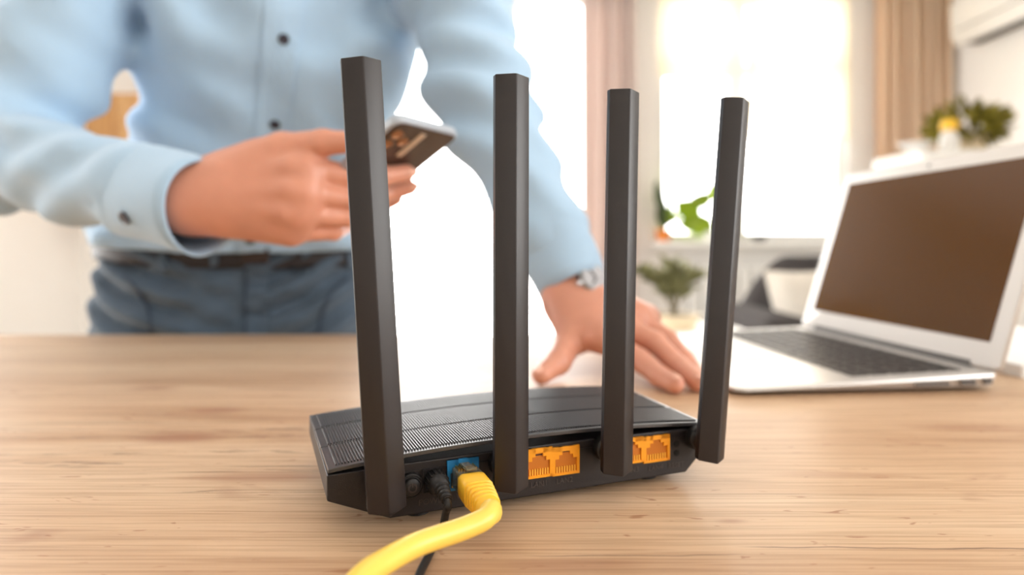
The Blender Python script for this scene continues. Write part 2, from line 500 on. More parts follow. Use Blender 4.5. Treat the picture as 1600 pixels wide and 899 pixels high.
gm = bpy.data.materials.new('window_glass'); gm.use_nodes = True
nt = gm.node_tree; nt.nodes.remove(nt.nodes['Principled BSDF'])
t_ = nt.nodes.new('ShaderNodeBsdfTransparent'); g_ = nt.nodes.new('ShaderNodeBsdfGlossy'); g_.inputs['Roughness'].default_value = 0.02
fr = nt.nodes.new('ShaderNodeFresnel'); fr.inputs[0].default_value = 1.2
mx = nt.nodes.new('ShaderNodeMixShader')
nt.links.new(fr.outputs[0], mx.inputs[0]); nt.links.new(t_.outputs[0], mx.inputs[1]); nt.links.new(g_.outputs[0], mx.inputs[2])
nt.links.new(mx.outputs[0], nt.nodes['Material Output'].inputs[0])
M_GLASS = gm

# ------------------------------------------------------------------ the room
XL, XR, YF, YB, ZC = -3.1, 3.1, -3.2, 4.6, 2.95
T = 0.18
def struct(o): o['kind'] = 'structure'; return o

struct(MB().b2((XL - T, YF - T, -0.1), (XR + T, YB + T, 0)).build('floor', M_FLOOR))
struct(MB().b2((XL - T, YF - T, ZC), (XR + T, YB + T, ZC + 0.1)).build('ceiling', M_CEIL))
def wall_with_openings(name, axis, pos, lo, hi, openings):
    """wall slab in the plane axis=pos..pos+T sign; openings = [(a0,a1,z0,z1)] sorted along the wall"""
    m = MB()
    def slab(a0, a1, z0, z1):
        if a1 - a0 < 1e-4 or z1 - z0 < 1e-4: return
        if axis == 'y': m.b2((a0, min(pos), z0), (a1, max(pos), z1))
        else: m.b2((min(pos), a0, z0), (max(pos), a1, z1))
    cur = lo
    for a0, a1, z0, z1 in openings:
        slab(cur, a0, 0, ZC); slab(a0, a1, 0, z0); slab(a0, a1, z1, ZC); cur = a1
    slab(cur, hi, 0, ZC)
    return struct(m.build(name, M_WALL))

W1 = (1.05, 2.42, CZ + 0.02, CZ + 1.80)       # window above the radiator, heightened so its top glows like flare
W2 = (-1.30, 0.74, 0.06, CZ + 1.82)           # glazed balcony door behind the person
W4 = (0.5, 3.65, 0.5, 2.75)                    # unseen window added in the left wall to brighten the back of the room
W5 = (-2.3, 0.7, 0.9, 2.75)                   # unseen window added in the right wall, beside the camera, for side light
wall_with_openings('wall_back', 'y', (YB, YB + T), XL - T, XR + T, [W2, W1])
wall_with_openings('wall_front', 'y', (YF - T, YF), XL - T, XR + T, [])
wall_with_openings('wall_left', 'x', (XL - T, XL), YF, YB, [W4])
wall_with_openings('wall_right', 'x', (XR, XR + T), YF, YB, [W5])
for nm, lo, hi in (('baseboard_right', (XR - 0.015, YF, 0), (XR, YB, 0.08)), ('baseboard_left', (XL, YF, 0), (XL + 0.015, YB, 0.08)),
                   ('baseboard_front', (XL, YF, 0), (XR, YF + 0.015, 0.08))):
    struct(MB().b2(lo, hi).build(nm, M_WHITE, bevel=0.004))
bb = MB(); bb.b2((XL, YB - 0.015, 0), (W2[0], YB, 0.08)); bb.b2((W2[1], YB - 0.015, 0), (XR, YB, 0.08))
struct(bb.build('baseboard_back', M_WHITE, bevel=0.004))

def window(name, axis, a0, a1, z0, z1, y, mull, trans=None, sash=0.06):
    """a framed window: frame + panes as parts; y is the plane of the glass"""
    def bx(m, u0, u1, w0, w1, d):
        if axis == 'y': m.b2((u0, y - d / 2, w0), (u1, y + d / 2, w1))
        else: m.b2((y - d / 2, u0, w0), (y + d / 2, u1, w1))
    m = MB()
    for u0, u1, w0, w1 in ((a0, a0 + sash, z0, z1), (a1 - sash, a1, z0, z1), (a0 + sash, a1 - sash, z0, z0 + sash), (a0 + sash, a1 - sash, z1 - sash, z1)):
        bx(m, u0, u1, w0, w1, 0.07)
    root = struct(m.build(name, M_WHITE))
    edges = [a0 + sash / 2] + list(mull) + [a1 - sash / 2]
    for x in mull:
        k = MB(); bx(k, x - 0.06, x + 0.06, z0 + sash, z1 - sash, 0.075); k.build('window_mullion', M_WHITE, root)
    rows = [z0 + sash / 2] + list(trans or []) + [z1 - sash / 2]
    for z in (trans or []):
        k = MB(); bx(k, a0 + sash, a1 - sash, z - 0.04, z + 0.04, 0.066); k.build('window_transom', M_WHITE, root)
    for i in range(len(edges) - 1):
        for j in range(len(rows) - 1):
            k = MB(); bx(k, edges[i], edges[i + 1], rows[j], rows[j + 1], 0.006); k.build('window_pane', M_GLASS, root)
    return root
w1 = window('window_1', 'y', *W1[:2], *W1[2:], YB + 0.1, [1.64], [CZ + 1.27])
w2 = window('window_2', 'y', *W2[:2], *W2[2:], YB + 0.1, [-0.02])
w4 = window('added_window_left', 'x', *W4[:2], *W4[2:], XL - 0.1, [1.55, 2.6])
w5 = window('added_window_right', 'x', *W5[:2], *W5[2:], XR + 0.1, [-0.8])
MB().b2((W1[0] - 0.06, YB - 0.16, W1[2] - 0.04), (W1[1] + 0.06, YB + 0.07, W1[2])).build('window_sill', M_WHITE, w1, bevel=0.006)
MB().b2((-0.045, YB + 0.025, 1.0), (-0.015, YB + 0.0625, 1.14)).build('door_handle', M_STEEL, w2, bevel=0.004)
portal('portal_window_1', ((W1[0] + W1[1]) / 2, YB + 0.15, (W1[2] + W1[3]) / 2), (-PI / 2, 0, 0), W1[1] - W1[0], W1[3] - W1[2])
portal('portal_window_2', ((W2[0] + W2[1]) / 2, YB + 0.15, (W2[2] + W2[3]) / 2), (-PI / 2, 0, 0), W2[1] - W2[0], W2[3] - W2[2])
portal('portal_added_window_left', (XL - 0.15, (W4[0] + W4[1]) / 2, (W4[2] + W4[3]) / 2), (0, -PI / 2, 0), W4[3] - W4[2], W4[1] - W4[0])

portal('portal_added_window_right', (XR + 0.15, (W5[0] + W5[1]) / 2, (W5[2] + W5[3]) / 2), (0, PI / 2, 0), W5[3] - W5[2], W5[1] - W5[0])

# ------------------------------------------------------------------ table
tb = thing('dining_table', (0.1, 0.2, 0), 'large table with a light oak grained top in the foreground', 'table')
mesh_top = MB().b2((-1.35, -0.42, TZ - 0.04), (1.55, 0.851, TZ)).build('tabletop', M_TABLE, tb, bevel=0.003)
for x in (-1.2, 1.4):
    for y in (-0.3, 0.72):
        MB().b2((x - 0.04, y - 0.04, 0), (x + 0.04, y + 0.04, TZ - 0.04)).build('leg', M_TABLE, tb, bevel=0.004)
MB().b2((-1.16, 0.70, TZ - 0.13), (1.36, 0.725, TZ - 0.04)).build('apron', M_TABLE, tb)
MB().b2((-1.16, -0.305, TZ - 0.13), (1.36, -0.28, TZ - 0.04)).build('apron', M_TABLE, tb)

# ------------------------------------------------------------------ router
ANG = math.radians(21.5)
U = Vector((math.cos(ANG), math.sin(ANG), 0)); Vv = Vector((-math.sin(ANG), math.cos(ANG), 0)); Zz = Vector((0, 0, 1))
O = Vector((-0.0758, 0.262, TZ)); RW, RD = 0.189, 0.100
def rp(s, d, z):                      # router frame: s along the rear, d forward (away from the lens), z up
    return O + U * (s + (d / RD * 0.012) * max(0, (s / RW)) ** 1.5) + Vv * d + Zz * z
def panel_s(px, d=0.0):               # distance along the rear panel of image column px
    k = (px - 800) / F; b = O + Vv * d
    return (k * b.y - b.x) / (U.x - k * U.y)
router = thing('wifi_router', O + U * RW / 2 + Vv * RD / 2, 'black router with four upright antennas and ribbed top on the table', 'router')
body = MB(); NS = 24
def bodyring(d, zb, inset_l, inset_r):
    ring = [rp(inset_l, d, zb), rp(0.0, d, 0.0145), rp(0.0, d, 0.0255)]
    for i in range(1, NS):
        t = i / NS; ring.append(rp(RW * t, d, 0.0255 + 0.0013 * (1 - (2 * t - 1) ** 2) - 0.003 * d / RD))
    ring += [rp(RW, d, 0.0255), rp(RW, d, 0.0145), rp(RW - inset_r, d, zb)]
    return ring
body.loft([bodyring(0.0, 0.0035, 0.026, 0.012), bodyring(RD * 0.86, 0.0035, 0.026, 0.012), bodyring(RD, 0.012, 0.014, 0.008)])
rb = body.build('housing', M_BLACK, router, bevel=0.0008, segs=2)
for s, d in ((0.04, 0.012), (RW - 0.03, 0.012), (0.04, 0.08), (RW - 0.03, 0.08)):
    MB().cyl(rp(s, d, 0.0002), rp(s, d, 0.0042), 0.006).build('rubber_foot', M_DEEP, router)
def cz(t, d): return 0.0262 + 0.0044 * (1 - (2 * t - 1) ** 2) - 0.003 * d / RD
strips = [(-0.0008, 0.0325), (0.0337, 0.0665), (0.0677, RD + 0.0005)]
for k, (d0, d1) in enumerate(strips):
    m = MB(); rings = []
    for i in range(41):
        t = i / 40; s = RW * t
        s = min(max(s, 0.0004), RW - 0.0004)
        z0 = cz(t, d0); z1 = cz(t, d1)
        rings.append([rp(s, d0, z0), rp(s, d1, z1), rp(s, d1, z1 + 0.0018), rp(s, d0, z0 + 0.0018)])
    m.loft(rings)
    m.build('cover_panel', M_COVER, router, bevel=0.0003, segs=1)
    r = MB(); pitch = 0.00128; n = int((RW - 0.007) / pitch)
    for i in range(n):
        s = 0.0035 + pitch * i
        def sec(d):
            t = s / RW; z = cz(t, d) + 0.0017
            return [rp(s, d, z), rp(s + 0.00018, d, z + 0.00085), rp(s + 0.0005, d, z + 0.00085), rp(s + 0.00068, d, z)]
        e0 = 0.0030 if k == 0 else 0.0008; e1 = 0.0030 if k == 2 else 0.0008
        r.loft([sec(d0 + e0), sec(d1 - e1)])
    tag(r.build('cover_ribs', M_COVER, router), kind='stuff')
def panel_box(m, s0, s1, z0, z1, out, into):
    c = O + U * (s0 + s1) / 2 - Vv * (out - into) / 2 + Zz * (z0 + z1) / 2
    m.box(c, (s1 - s0, out + into, z1 - z0), (U, Vv, Zz))
    return m
# groove line under the cover lip
m = MB(); panel_box(m, 0.030, RW - 0.003, 0.0222, 0.0228, 0.0004, 0.0006); m.build('panel_ridge', M_BLACK, router)

def pz(px, py, d=0.0):                # height on the panel plane of image row py at column px
    s = panel_s(px, d); q = rp(s, d, 0)
    return CZ + (HOR - py) / F * q.y - TZ

def socket(px0, px1, py0, py1, material, name):
    """RJ45 socket: stepped frame proud of the panel, recess and contacts"""
    s0, s1 = panel_s(px0), panel_s(px1); xm = (px0 + px1) / 2
    z0, z1 = pz(xm, py1), pz(xm, py0); w = s1 - s0; h = z1 - z0; o = 0.0011
    root = MB()
    panel_box(root, s0, s0 + 0.10 * w, z0, z1, o, 0.0)
    panel_box(root, s1 - 0.10 * w, s1, z0, z1, o, 0.0)
    panel_box(root, s0, s1, z1 - 0.16 * h, z1, o, 0.0)
    panel_box(root, s0, s1, z0, z0 + 0.09 * h, o, 0.0)
    for a, b, c in ((0.10, 0.24, 0.58), (0.24, 0.36, 0.72)):
        panel_box(root, s0 + a * w, s0 + b * w, z0 + c * h, z1, o, 0.0)
        panel_box(root, s1 - b * w, s1 - a * w, z0 + c * h, z1, o, 0.0)
    ro = root.build(name, material, router)
    back = MB(); panel_box(back, s0 + 0.05 * w, s1 - 0.05 * w, z0 + 0.05 * h, z1 - 0.05 * h, 0.0003, 0.0); back.build('socket_recess', MATS['deep_' + name], ro)
    ct = MB()
    for i in range(8):
        a = s0 + w * (0.17 + 0.66 * i / 7)
        panel_box(ct, a - 0.022 * w, a + 0.022 * w, z0 + 0.09 * h, z0 + 0.30 * h, 0.0008, 0.0)
    ct.build('contacts', MATS['light_' + name], ro)
    return ro
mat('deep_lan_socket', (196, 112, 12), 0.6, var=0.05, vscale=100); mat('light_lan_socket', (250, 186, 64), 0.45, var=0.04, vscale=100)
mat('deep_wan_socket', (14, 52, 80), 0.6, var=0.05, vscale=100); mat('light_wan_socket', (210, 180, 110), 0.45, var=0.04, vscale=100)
lan = [(820, 862, 700, 746), (862, 904, 697, 741), (966, 1004, 684, 724), (1004, 1045, 680, 721)]
for a in lan: socket(*a, M_ORANGE, 'lan_socket')
socket(698, 747, 716, 764, M_BLUE, 'wan_socket')
# power button
s = panel_s(641); z = pz(641, 757); c = rp(s, 0, z)
pb = MB().lathe([(0.0052, 0.0), (0.0052, 0.0022), (0.0046, 0.0030), (0.0046, 0.0026), (0.0038, 0.0026), (0.0036, 0.0044), (0.0030, 0.0048)], c, -Vv).build('power_button', M_DEEP, router, smooth=False, bevel=0.0002)
ic = MB()
for i in range(20):
    a = math.radians(120 + 300 * i / 19)
    ic.box(c - Vv * 0.0049 + U * 0.0017 * math.cos(a) + Zz * 0.0017 * math.sin(a), (0.0006, 0.0003, 0.0006), (U, Vv, Zz))
ic.box(c - Vv * 0.0049 + Zz * 0.0012, (0.0004, 0.0003, 0.0018), (U, Vv, Zz))
ic.build('power_symbol', M_PRINT, pb)
# power jack
s0, s1 = panel_s(659), panel_s(691); z0, z1 = pz(675, 770), pz(675, 732)
jk = MB()
for a in ((s0, s0 + 0.0006, z0, z1), (s1 - 0.0006, s1, z0, z1), (s0, s1, z0, z0 + 0.0006), (s0, s1, z1 - 0.0006, z1)):
    panel_box(jk, *a, 0.0009, 0.0)
jk = jk.build('power_jack', M_BLACK, router)
m = MB(); panel_box(m, s0 + 0.0006, s1 - 0.0006, z0 + 0.0006, z1 - 0.0006, 0.0002, 0.0); m.build('jack_recess', M_HOLE, jk)
# two small holes
for py in (694, 708):
    q = rp(panel_s(1057), 0, pz(1057, py)); MB().cyl(q + Vv * 0.001, q - Vv * 0.0003, 0.0016).build('reset_hole', M_HOLE, router)

def lettering(txt, px, py, size, name, parent):
    cu = bpy.data.curves.new(name, 'FONT'); cu.body = txt; cu.size = size; cu.align_x = 'CENTER'; cu.align_y = 'CENTER'; cu.extrude = 0.00008
    tmp = bpy.data.objects.new('tmp', cu); COL.objects.link(tmp)
    dg = bpy.context.evaluated_depsgraph_get()
    me = bpy.data.meshes.new_from_object(tmp.evaluated_get(dg)); bpy.data.objects.remove(tmp)
    c = rp(panel_s(px), 0, pz(px, py)) - Vv * 0.0002
    V = [c + U * v.co.x + Zz * v.co.y - Vv * v.co.z for v in me.vertices]
    Fc = [list(p.vertices) for p in me.polygons]
    bpy.data.meshes.remove(me)
    mesh_obj(name, [tuple(v) for v in V], Fc, M_PRINT, parent)
for txt, px, py in (('POWER', 676, 783), ('WAN', 728, 774), ('LAN1', 842, 757), ('LAN2', 882, 751), ('LAN3', 986, 735), ('LAN4', 1024, 731), ('RESET', 1056, 727)):
    lettering(txt, px, py, 0.0036, 'port_lettering', router)

# antennas: ridge line given by its foot and its tip
ANTS = [(609, 808, 567, 87), (806, 773, 807, 114), (974, 746, 985, 138), (1121, 726, 1162, 152)]
dlen = []
for (bx_, by_, tx_, ty_) in ANTS:
    off = -0.0185
    sb = panel_s(bx_, off); base = O + U * sb + Vv * off; base.z = CZ + (HOR - by_) / F * base.y
    k = (tx_ - 800) / F                   # tip: lean within the plane of the rear panel
    ds = (k * base.y - base.x) / (U.x - k * U.y)
    tip = base + U * ds; tip.z = CZ + (HOR - ty_) / F * tip.y
    ax = (tip - base); L = ax.length; ax.normalize(); dlen.append(L)
    e = (U - ax * U.dot(ax)).normalized(); nrm = -Vv
    prof = [(-0.0078, -0.0052), (-0.0080, -0.0048), (-0.0005, 0), (0.0005, 0), (0.0080, -0.0048), (0.0078, -0.0052), (0.0078, -0.0078), (-0.0078, -0.0078)]
    def ring(h, sc=1.0, dz=0.0): return [base + ax * (h + dz * (-b / 0.0078)) + e * (a * sc) + nrm * (-0.0039 + (b + 0.0039) * sc) for a, b in prof]
    ant = MB().loft([ring(0.0, 0.96, 0.001), ring(0.0012, 1.0, 0.001), ring(L - 0.0004), ring(L, 0.97)]).build('antenna', M_ANT, router, bevel=0.00035, segs=2)
    foot = base + ax * 0.0085 - nrm * 0.0078
    hs = foot + Vv * (-(foot - O).dot(Vv))       # onto the panel plane
    hz = MB().lathe([(0.0062, 0), (0.0062, 0.0045), (0.0050, 0.0055), (0.0050, (foot - hs).length + 0.003)], hs, -Vv, 24).build('antenna_hinge', M_DEEP, ant, bevel=0.0004)
    MB().cyl(foot - e * 0.0060, foot + e * 0.0060, 0.0042).build('hinge_pin', M_DEEP, ant, bevel=0.0004)
print('antenna lengths', dlen)

# ---- cables
s = panel_s(724); zc = pz(724, 742)
pa = rp(s, 0, zc)
cb = thing('ethernet_cable', P(600, 900, 0.2), 'thick yellow network cable plugged into the blue port', 'cable')
out = -Vv
plug = MB().box(pa + out * 0.006, (0.0112, 0.013, 0.0085), (U, Vv, Zz)).build('connector', M_CLEAR, cb, bevel=0.0008)
m = MB().box(pa + out * 0.005 + Zz * 0.0056, (0.0045, 0.014, 0.0011), (U, (Vv - Zz * 0.08).normalized(), Zz)); m.build('latch', M_CLEAR, plug, bevel=0.0003)
m = MB()
for i in range(8): m.box(pa + out * 0.0035 + U * (-0.0038 + 0.00109 * i) + Zz * 0.0046, (0.0005, 0.006, 0.0009), (U, Vv, Zz))
m.build('contacts', M_GOLD, plug)
def rr(c, w, h, n=20, p=4.0):          # superellipse ring in the plane of U, Z
    o = []
    for i in range(n):
        a = 2 * PI * i / n; ca, sa = math.cos(a), math.sin(a)
        o.append(c + U * (w * math.copysign(abs(ca) ** (2 / p), ca)) + Zz * (h * math.copysign(abs(sa) ** (2 / p), sa)))
    return o
dn = Zz * -0.004
rings = []
for t, w, h, p in ((0.0090, 0.0054, 0.0040, 6), (0.0125, 0.0062, 0.0052, 5), (0.019, 0.0062, 0.0053, 5), (0.023, 0.0056, 0.0050, 3.5), (0.028, 0.0052, 0.0049, 2.6), (0.0335, 0.0050, 0.0049, 2.2), (0.0350, 0.0044, 0.0044, 2)):
    rings.append(rr(pa + out * t + Zz * (-0.0025 * (t / 0.035) ** 2), w, h, 24, p))
boot = MB().loft(rings).build('boot', M_YELLOWB, cb, bevel=0.0003, segs=1)
m = MB()
for i in range(5):
    t = 0.0205 + 0.0026 * i; w = 0.0064 - 0.00022 * i
    m.loft([rr(pa + out * (t + q) + Zz * (-0.0025 * (t / 0.035) ** 2), w - e2, 0.0056 - 0.0001 * i - e2, 24, 4 - 0.4 * i) for q, e2 in ((0, 0.0007), (0.0003, 0), (0.0012, 0), (0.0015, 0.0007))])
m.build('strain_relief_rings', M_YELLOWB, boot)
end = pa + out * 0.030 + Zz * -0.0020
pts = [end, pa + out * 0.0365 + Zz * -0.0030, P(767, 797, 0.2475), P(757, 811, 0.2415), P(722, 827, 0.235), P(655, 850, 0.223), P(602, 878, 0.209), P(562, 907, 0.196), P(500, 985, 0.172),
       Vector((-0.085, 0.13, TZ + 0.012)), Vector((-0.16, 0.08, TZ + 0.0045)), Vector((-0.35, 0.0, TZ + 0.0042)), Vector((-0.7, -0.05, TZ + 0.0042))]
MB().tube(pts, 0.0041, 18, 10).build('jacket', M_YELLOW, cb, smooth=True)

s = panel_s(678); zc = pz(678, 748); pa = rp(s, 0, zc)
pc = thing('power_cable', P(660, 890, 0.24), 'thin black power cord plugged in beside the blue port', 'cable')
pl = MB().lathe([(0.0030, 0.0), (0.0046, 0.0006), (0.0046, 0.0085), (0.0040, 0.0105), (0.0034, 0.0125)], pa, out, 20).build('plug', M_DEEP, pc, smooth=True)
m = MB()
for i in range(14):
    a = 2 * PI * i / 14; c = pa + out * 0.005 + (U * math.cos(a) + Zz * math.sin(a)) * 0.0046
    m.box(c, (0.0007, 0.006, 0.0007), (U, Vv, Zz))
m.build('grip_ridges', M_DEEP, pl)
m = MB()
for i in range(4):
    t = 0.0125 + 0.0022 * i; r = 0.0034 - 0.0003 * i
    m.lathe([(r * 0.8, 0), (r, 0.0002), (r, 0.0013), (r * 0.8, 0.0016)], pa + out * t - Zz * 0.0004 * i, out - Zz * 0.2, 16)
m.lathe([(0.0026, 0), (0.0017, 0.010)], pa + out * 0.0115, out - Zz * 0.17, 14)
m.build('strain_relief', M_DEEP, pl)
e0 = pa + out * 0.019 - Zz * 0.0012
pts = [e0, pa + out * 0.0225 - Zz * 0.0035, P(697, 800, 0.2595), P(690, 826, 0.262), P(681, 845, 0.2545), P(668, 872, 0.241), P(654, 901, 0.2275), P(640, 950, 0.208), Vector((-0.05, 0.12, TZ + 0.0018)), Vector((-0.15, 0.02, TZ + 0.0018)), Vector((-0.6, -0.12, TZ + 0.0018))]
for i in range(3, len(pts)): pts[i].z = TZ + 0.0018
MB().tube(pts, 0.0016, 12, 8).build('cord', M_DEEP, pc, smooth=True)

# ------------------------------------------------------------------ laptop
LA = math.radians(5.0)
LE = Vector((math.cos(LA), math.sin(LA), 0)); LG = Vector((-math.sin(LA), math.cos(LA), 0))   # LE: front edge -> hinge, LG: right side -> left side
LO = Vector((0.4006, 0.5217, TZ)) - LE * 0.227
lap = thing('laptop', LO + LE * 0.11 + LG * 0.15, 'open silver laptop with a dark screen on the right of the table', 'laptop')
LD, LW = 0.227, 0.300
def lp(e, g, z): return LO + LE * e + LG * g + Zz * z
def rrect(z, inset, r=0.012):
    o = []
    for cx, cy, a0 in ((LD - r, LW - r, 0), (r, LW - r, 90), (r, r, 180), (LD - r, r, 270)):
        for k in range(7):
            a = math.radians(a0 + 15 * k)
            x = cx + (r - inset) * math.cos(a); y = cy + (r - inset) * math.sin(a)
            zz = z(x) if callable(z) else z
            o.append(lp(x, y, zz))
    return o
wedge = lambda lift: (lambda x: 0.0065 + 0.0085 * x / LD + lift)
lb = MB().loft([rrect(0.0022, 0.010), rrect(0.0034, 0.003), rrect(wedge(-0.003), 0.0), rrect(wedge(0), 0.0007)]).build('base', M_ALU, lap, bevel=0.0006)
top = lambda e, g, dz=0.0: lp(e, g, wedge(dz)(e))
def plate(m, e0, e1, g0, g1, th):
    V = [top(e, g, dz) for dz in (0.0, th) for e, g in ((e0, g0), (e1, g0), (e1, g1), (e0, g1))]
    m.add(V, [(3, 2, 1, 0), (4, 5, 6, 7), (0, 1, 5, 4), (1, 2, 6, 5), (2, 3, 7, 6), (3, 0, 4, 7)]); return m
plate(MB(), 0.105, 0.210, 0.012, LW - 0.012, 0.0002).build('keyboard_well', M_BEZEL, lb)
plate(MB(), 0.012, 0.090, 0.100, 0.200, 0.0003).build('trackpad', M_BEZEL, lb)
rows = [(0.108, [11, 11, 14, 14, 60, 14, 14, 11, 11, 11, 11]), (0.1255, [29] + [13.5] * 10 + [29]), (0.143, [24] + [13.5] * 11 + [22]), (0.1605, [19] + [13.5] * 12 + [15]),
        (0.178, [13.5] * 13 + [22]), (0.1955, [13.2] * 14)]
for e0, ws in rows:
    tot = sum(ws); sc = (LW - 0.032) / tot; g = LW - 0.016
    for w in ws:
        g1 = g - w * sc
        plate(MB(), e0, e0 + (0.0145 if e0 < 0.19 else 0.009), g1 + 0.0014, g - 0.0014, 0.0012).build('key', M_KEY, lb)
        g = g1
# right-hand side: card slot and two ports
for e, w, h, mt in ((0.165, 0.030, 0.0022, M_PORT), (0.196, 0.013, 0.0045, M_PORT), (0.213, 0.008, 0.0048, M_PORT)):
    MB().box(lp(e, -0.0001, wedge(0)(e) - 0.0058), (w, 0.0012, h), (LE, LG, Zz)).build('side_port', mt, lb, bevel=0.0004)
tilt = math.radians(17); LU = (LE * math.sin(tilt) + Zz * math.cos(tilt)); LN = (-LE * math.cos(tilt) + Zz * math.sin(tilt))
hin = lp(LD - 0.004, 0, 0.0145)
LH = 0.204
def lid(g, h, n): return hin + LG * g + LU * h + LN * n
def lidring(n, inset, r=0.010):
    o = []
    for cx, cy, a0 in ((LW - r, LH - r, 0), (r, LH - r, 90), (r, 0.002 + r * 0.3, 180), (LW - r, 0.002 + r * 0.3, 270)):
        ry = r if a0 < 180 else r * 0.3
        for k in range(7):
            a = math.radians(a0 + 15 * k)
            o.append(lid(cx + (r - inset) * math.cos(a), cy + (ry - min(inset, ry)) * math.sin(a), n))
    return o
ld = MB().loft([lidring(-0.0055, 0.004), lidring(-0.003, 0.0), lidring(0.0, 0.0), lidring(0.0004, 0.0006)]).build('lid', M_BEZEL, lap, bevel=0.0004)
def lbox(m, g0, g1, h0, h1, n0, n1):
    return m.box(lid((g0 + g1) / 2, (h0 + h1) / 2, (n0 + n1) / 2), (g1 - g0, h1 - h0, n1 - n0), (LG, LU, LN))
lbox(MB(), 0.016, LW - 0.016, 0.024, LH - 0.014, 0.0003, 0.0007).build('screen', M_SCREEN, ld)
lbox(MB(), 0.03, LW - 0.03, -0.003, 0.006, -0.0045, 0.0012).build('hinge_bar', M_PORT, ld, bevel=0.001)
MB().cyl(lid(LW / 2, LH - 0.007, 0.0003), lid(LW / 2, LH - 0.007, 0.0009), 0.0016).build('webcam', M_PORT, ld)
# white sheets on the table behind the laptop
m = MB().box(Vector((0.56, 0.72, TZ + 0.006)), (0.21, 0.297, 0.012)); pap = m.build('paper_stack', M_PAPER, None, bevel=0.001)
tag(pap, 'stack of white paper on the table behind the laptop hinge', 'paper')

# ------------------------------------------------------------------ the person
person = thing('person', (-0.42, 1.0, 0), 'person in light blue shirt and jeans leaning over the table with a phone', 'person')
V3 = lambda px, py, y: tuple(P(px, py, y))
R = lambda x, y, z: (x, y, CZ + z)
# skeleton (camera-height-relative z)
hipC = R(-.42, .985, -.08); waist = R(-.415, .968, .0); belly = R(-.362, .925, .11); chest = R(-.302, .845, .27); upch = R(-.295, .805, .40)
shR = R(-.475, .755, .375); shL = R(-.105, .825, .455)
elR = V3(16, 245, .715); wrR = V3(292, 306, .565)
elL = V3(752, 150, .745); wrL = V3(903, 464, .648)
WD = (.97, .14, .14)
sleeveR_end = Vector(wrR) - (Vector(wrR) - Vector(elR)).normalized() * 0.012
armdirR = (Vector(wrR) - Vector(elR)).normalized(); armdirL = (Vector(wrL) - Vector(elL)).normalized()

def foldsum(p, specs):
    d = 0
    for c, n, lam, amp, sig, wp in specs:
        q = sub3(p, c); n = Vector(n).normalized(); o1 = n.orthogonal().normalized(); o2 = n.cross(o1)
        ph = dot3(q, n) * (2 * PI / lam) + wp * np.sin(dot3(q, o1) * 31 + 1.3) + wp * np.sin(dot3(q, o2) * 37 + .4)
        g = np.exp(-(q[0] ** 2 + q[1] ** 2 + q[2] ** 2) / sig ** 2)
        s = np.sin(ph); d = d + 1.25 * amp * g * (np.sign(s) * np.abs(s) ** 0.8)
    return d

cuffR0 = Vector(wrR) - armdirR * 0.070 - Zz * 0.005; cuffR1 = Vector(wrR) + armdirR * 0.026 - Zz * 0.006
cuffL0 = Vector(wrL) - armdirL * 0.075; cuffL1 = Vector(wrL) - armdirL * 0.012
def lerp(a, b, t): return tuple(Vector(a).lerp(Vector(b), t))
shirt_prims = [
    ell(R(-.42, .972, -.05), waist, WD, (.178, .108), (.190, .115), .02),
    ell(waist, belly, WD, (.198, .130), (.158, .112), .03),
    ell(belly, chest, WD, (.160, .112), (.160, .112), .04),
    ell(chest, upch, WD, (.162, .112), (.142, .090), .05),
    cone(upch, shR, .085, .072, .06), cone(upch, shL, .085, .072, .06),
    cone(upch, R(-.288, .785, .475), .085, .066, .05),
    cone(shR, lerp(shR, elR, .5), .074, .062, .012), cone(lerp(shR, elR, .5), elR, .062, .060, .012),
    cone(elR, cuffR0, .058, .041, .02), cone(cuffR0, Vector(cuffR0) + armdirR * 0.012, .041, .038, .015),
    cone(shL, lerp(shL, elL, .5), .076, .064, .03), cone(lerp(shL, elL, .5), elL, .064, .056, .03),
    cone(elL, cuffL0, .055, .040, .03), cone(cuffL0, Vector(cuffL0) + armdirL * 0.012, .040, .037, .015)]
sf = [
    (elR, (.40, .1, .9), .055, .0055, .14, .6), (lerp(shR, elR, .55), (.5, .2, .85), .07, .005, .13, .6),
    (lerp(elR, cuffR0, .65), (.40, -.2, -.9), .050, .0040, .09, .7), (lerp(elR, cuffR0, .35), (.25, .1, 1), .045, .004, .12, .5),
    (elL, (.25, .1, 1), .055, .005, .14, .6), (lerp(elL, cuffL0, .55), (.5, .1, .8), .05, .004, .11, .6), (lerp(shL, elL, .4), (-.3, .1, .9), .07, .005, .12, .6),
    (R(-.37, .74, .28), (.75, .1, .55), .085, .006, .11, .6), (R(-.18, .80, .27), (-.7, .1, .6), .085, .006, .15, .6),
    (R(-.36, .83, .05), (.3, .0, 1), .060, .0055, .11, .8), (R(-.33, .76, .20), (1, .1, .25), .11, .004, .20, .8),
    (R(-.22, .84, .08), (.45, .1, .9), .055, .005, .12, .7), (R(-.52, .88, .03), (-.35, .1, .9), .055, .004, .09, .7)]
belt_n = Vector((.04, -.10, 1)).normalized(); belt_c = Vector(R(-.42, .87, .006))
def wplane(p): return (p[0] - belt_c.x) * belt_n.x + (p[1] - belt_c.y) * belt_n.y + (p[2] - belt_c.z) * belt_n.z
def shirt_post(p, d):
    d = d + foldsum(p, sf)
    d = np.maximum(d, -(wplane(p) + .014))
    # open sleeve ends: hollow out along the wrists
    for w, ad, r in ((Vector(cuffR0), armdirR, .034), (Vector(cuffL0), armdirL, .030)):
        a = w - ad * 0.01; b = w + ad * 0.2
        d = np.maximum(d, -f_cone(p, tuple(a), tuple(b), r, r))
    # neck opening
    d = np.maximum(d, -f_cone(p, R(-.285, .745, .52), R(-.278, .70, .60), .062, .068))
    return d
lo = (-.68, .50, CZ - .10); hi = (.12, 1.12, CZ + .58)
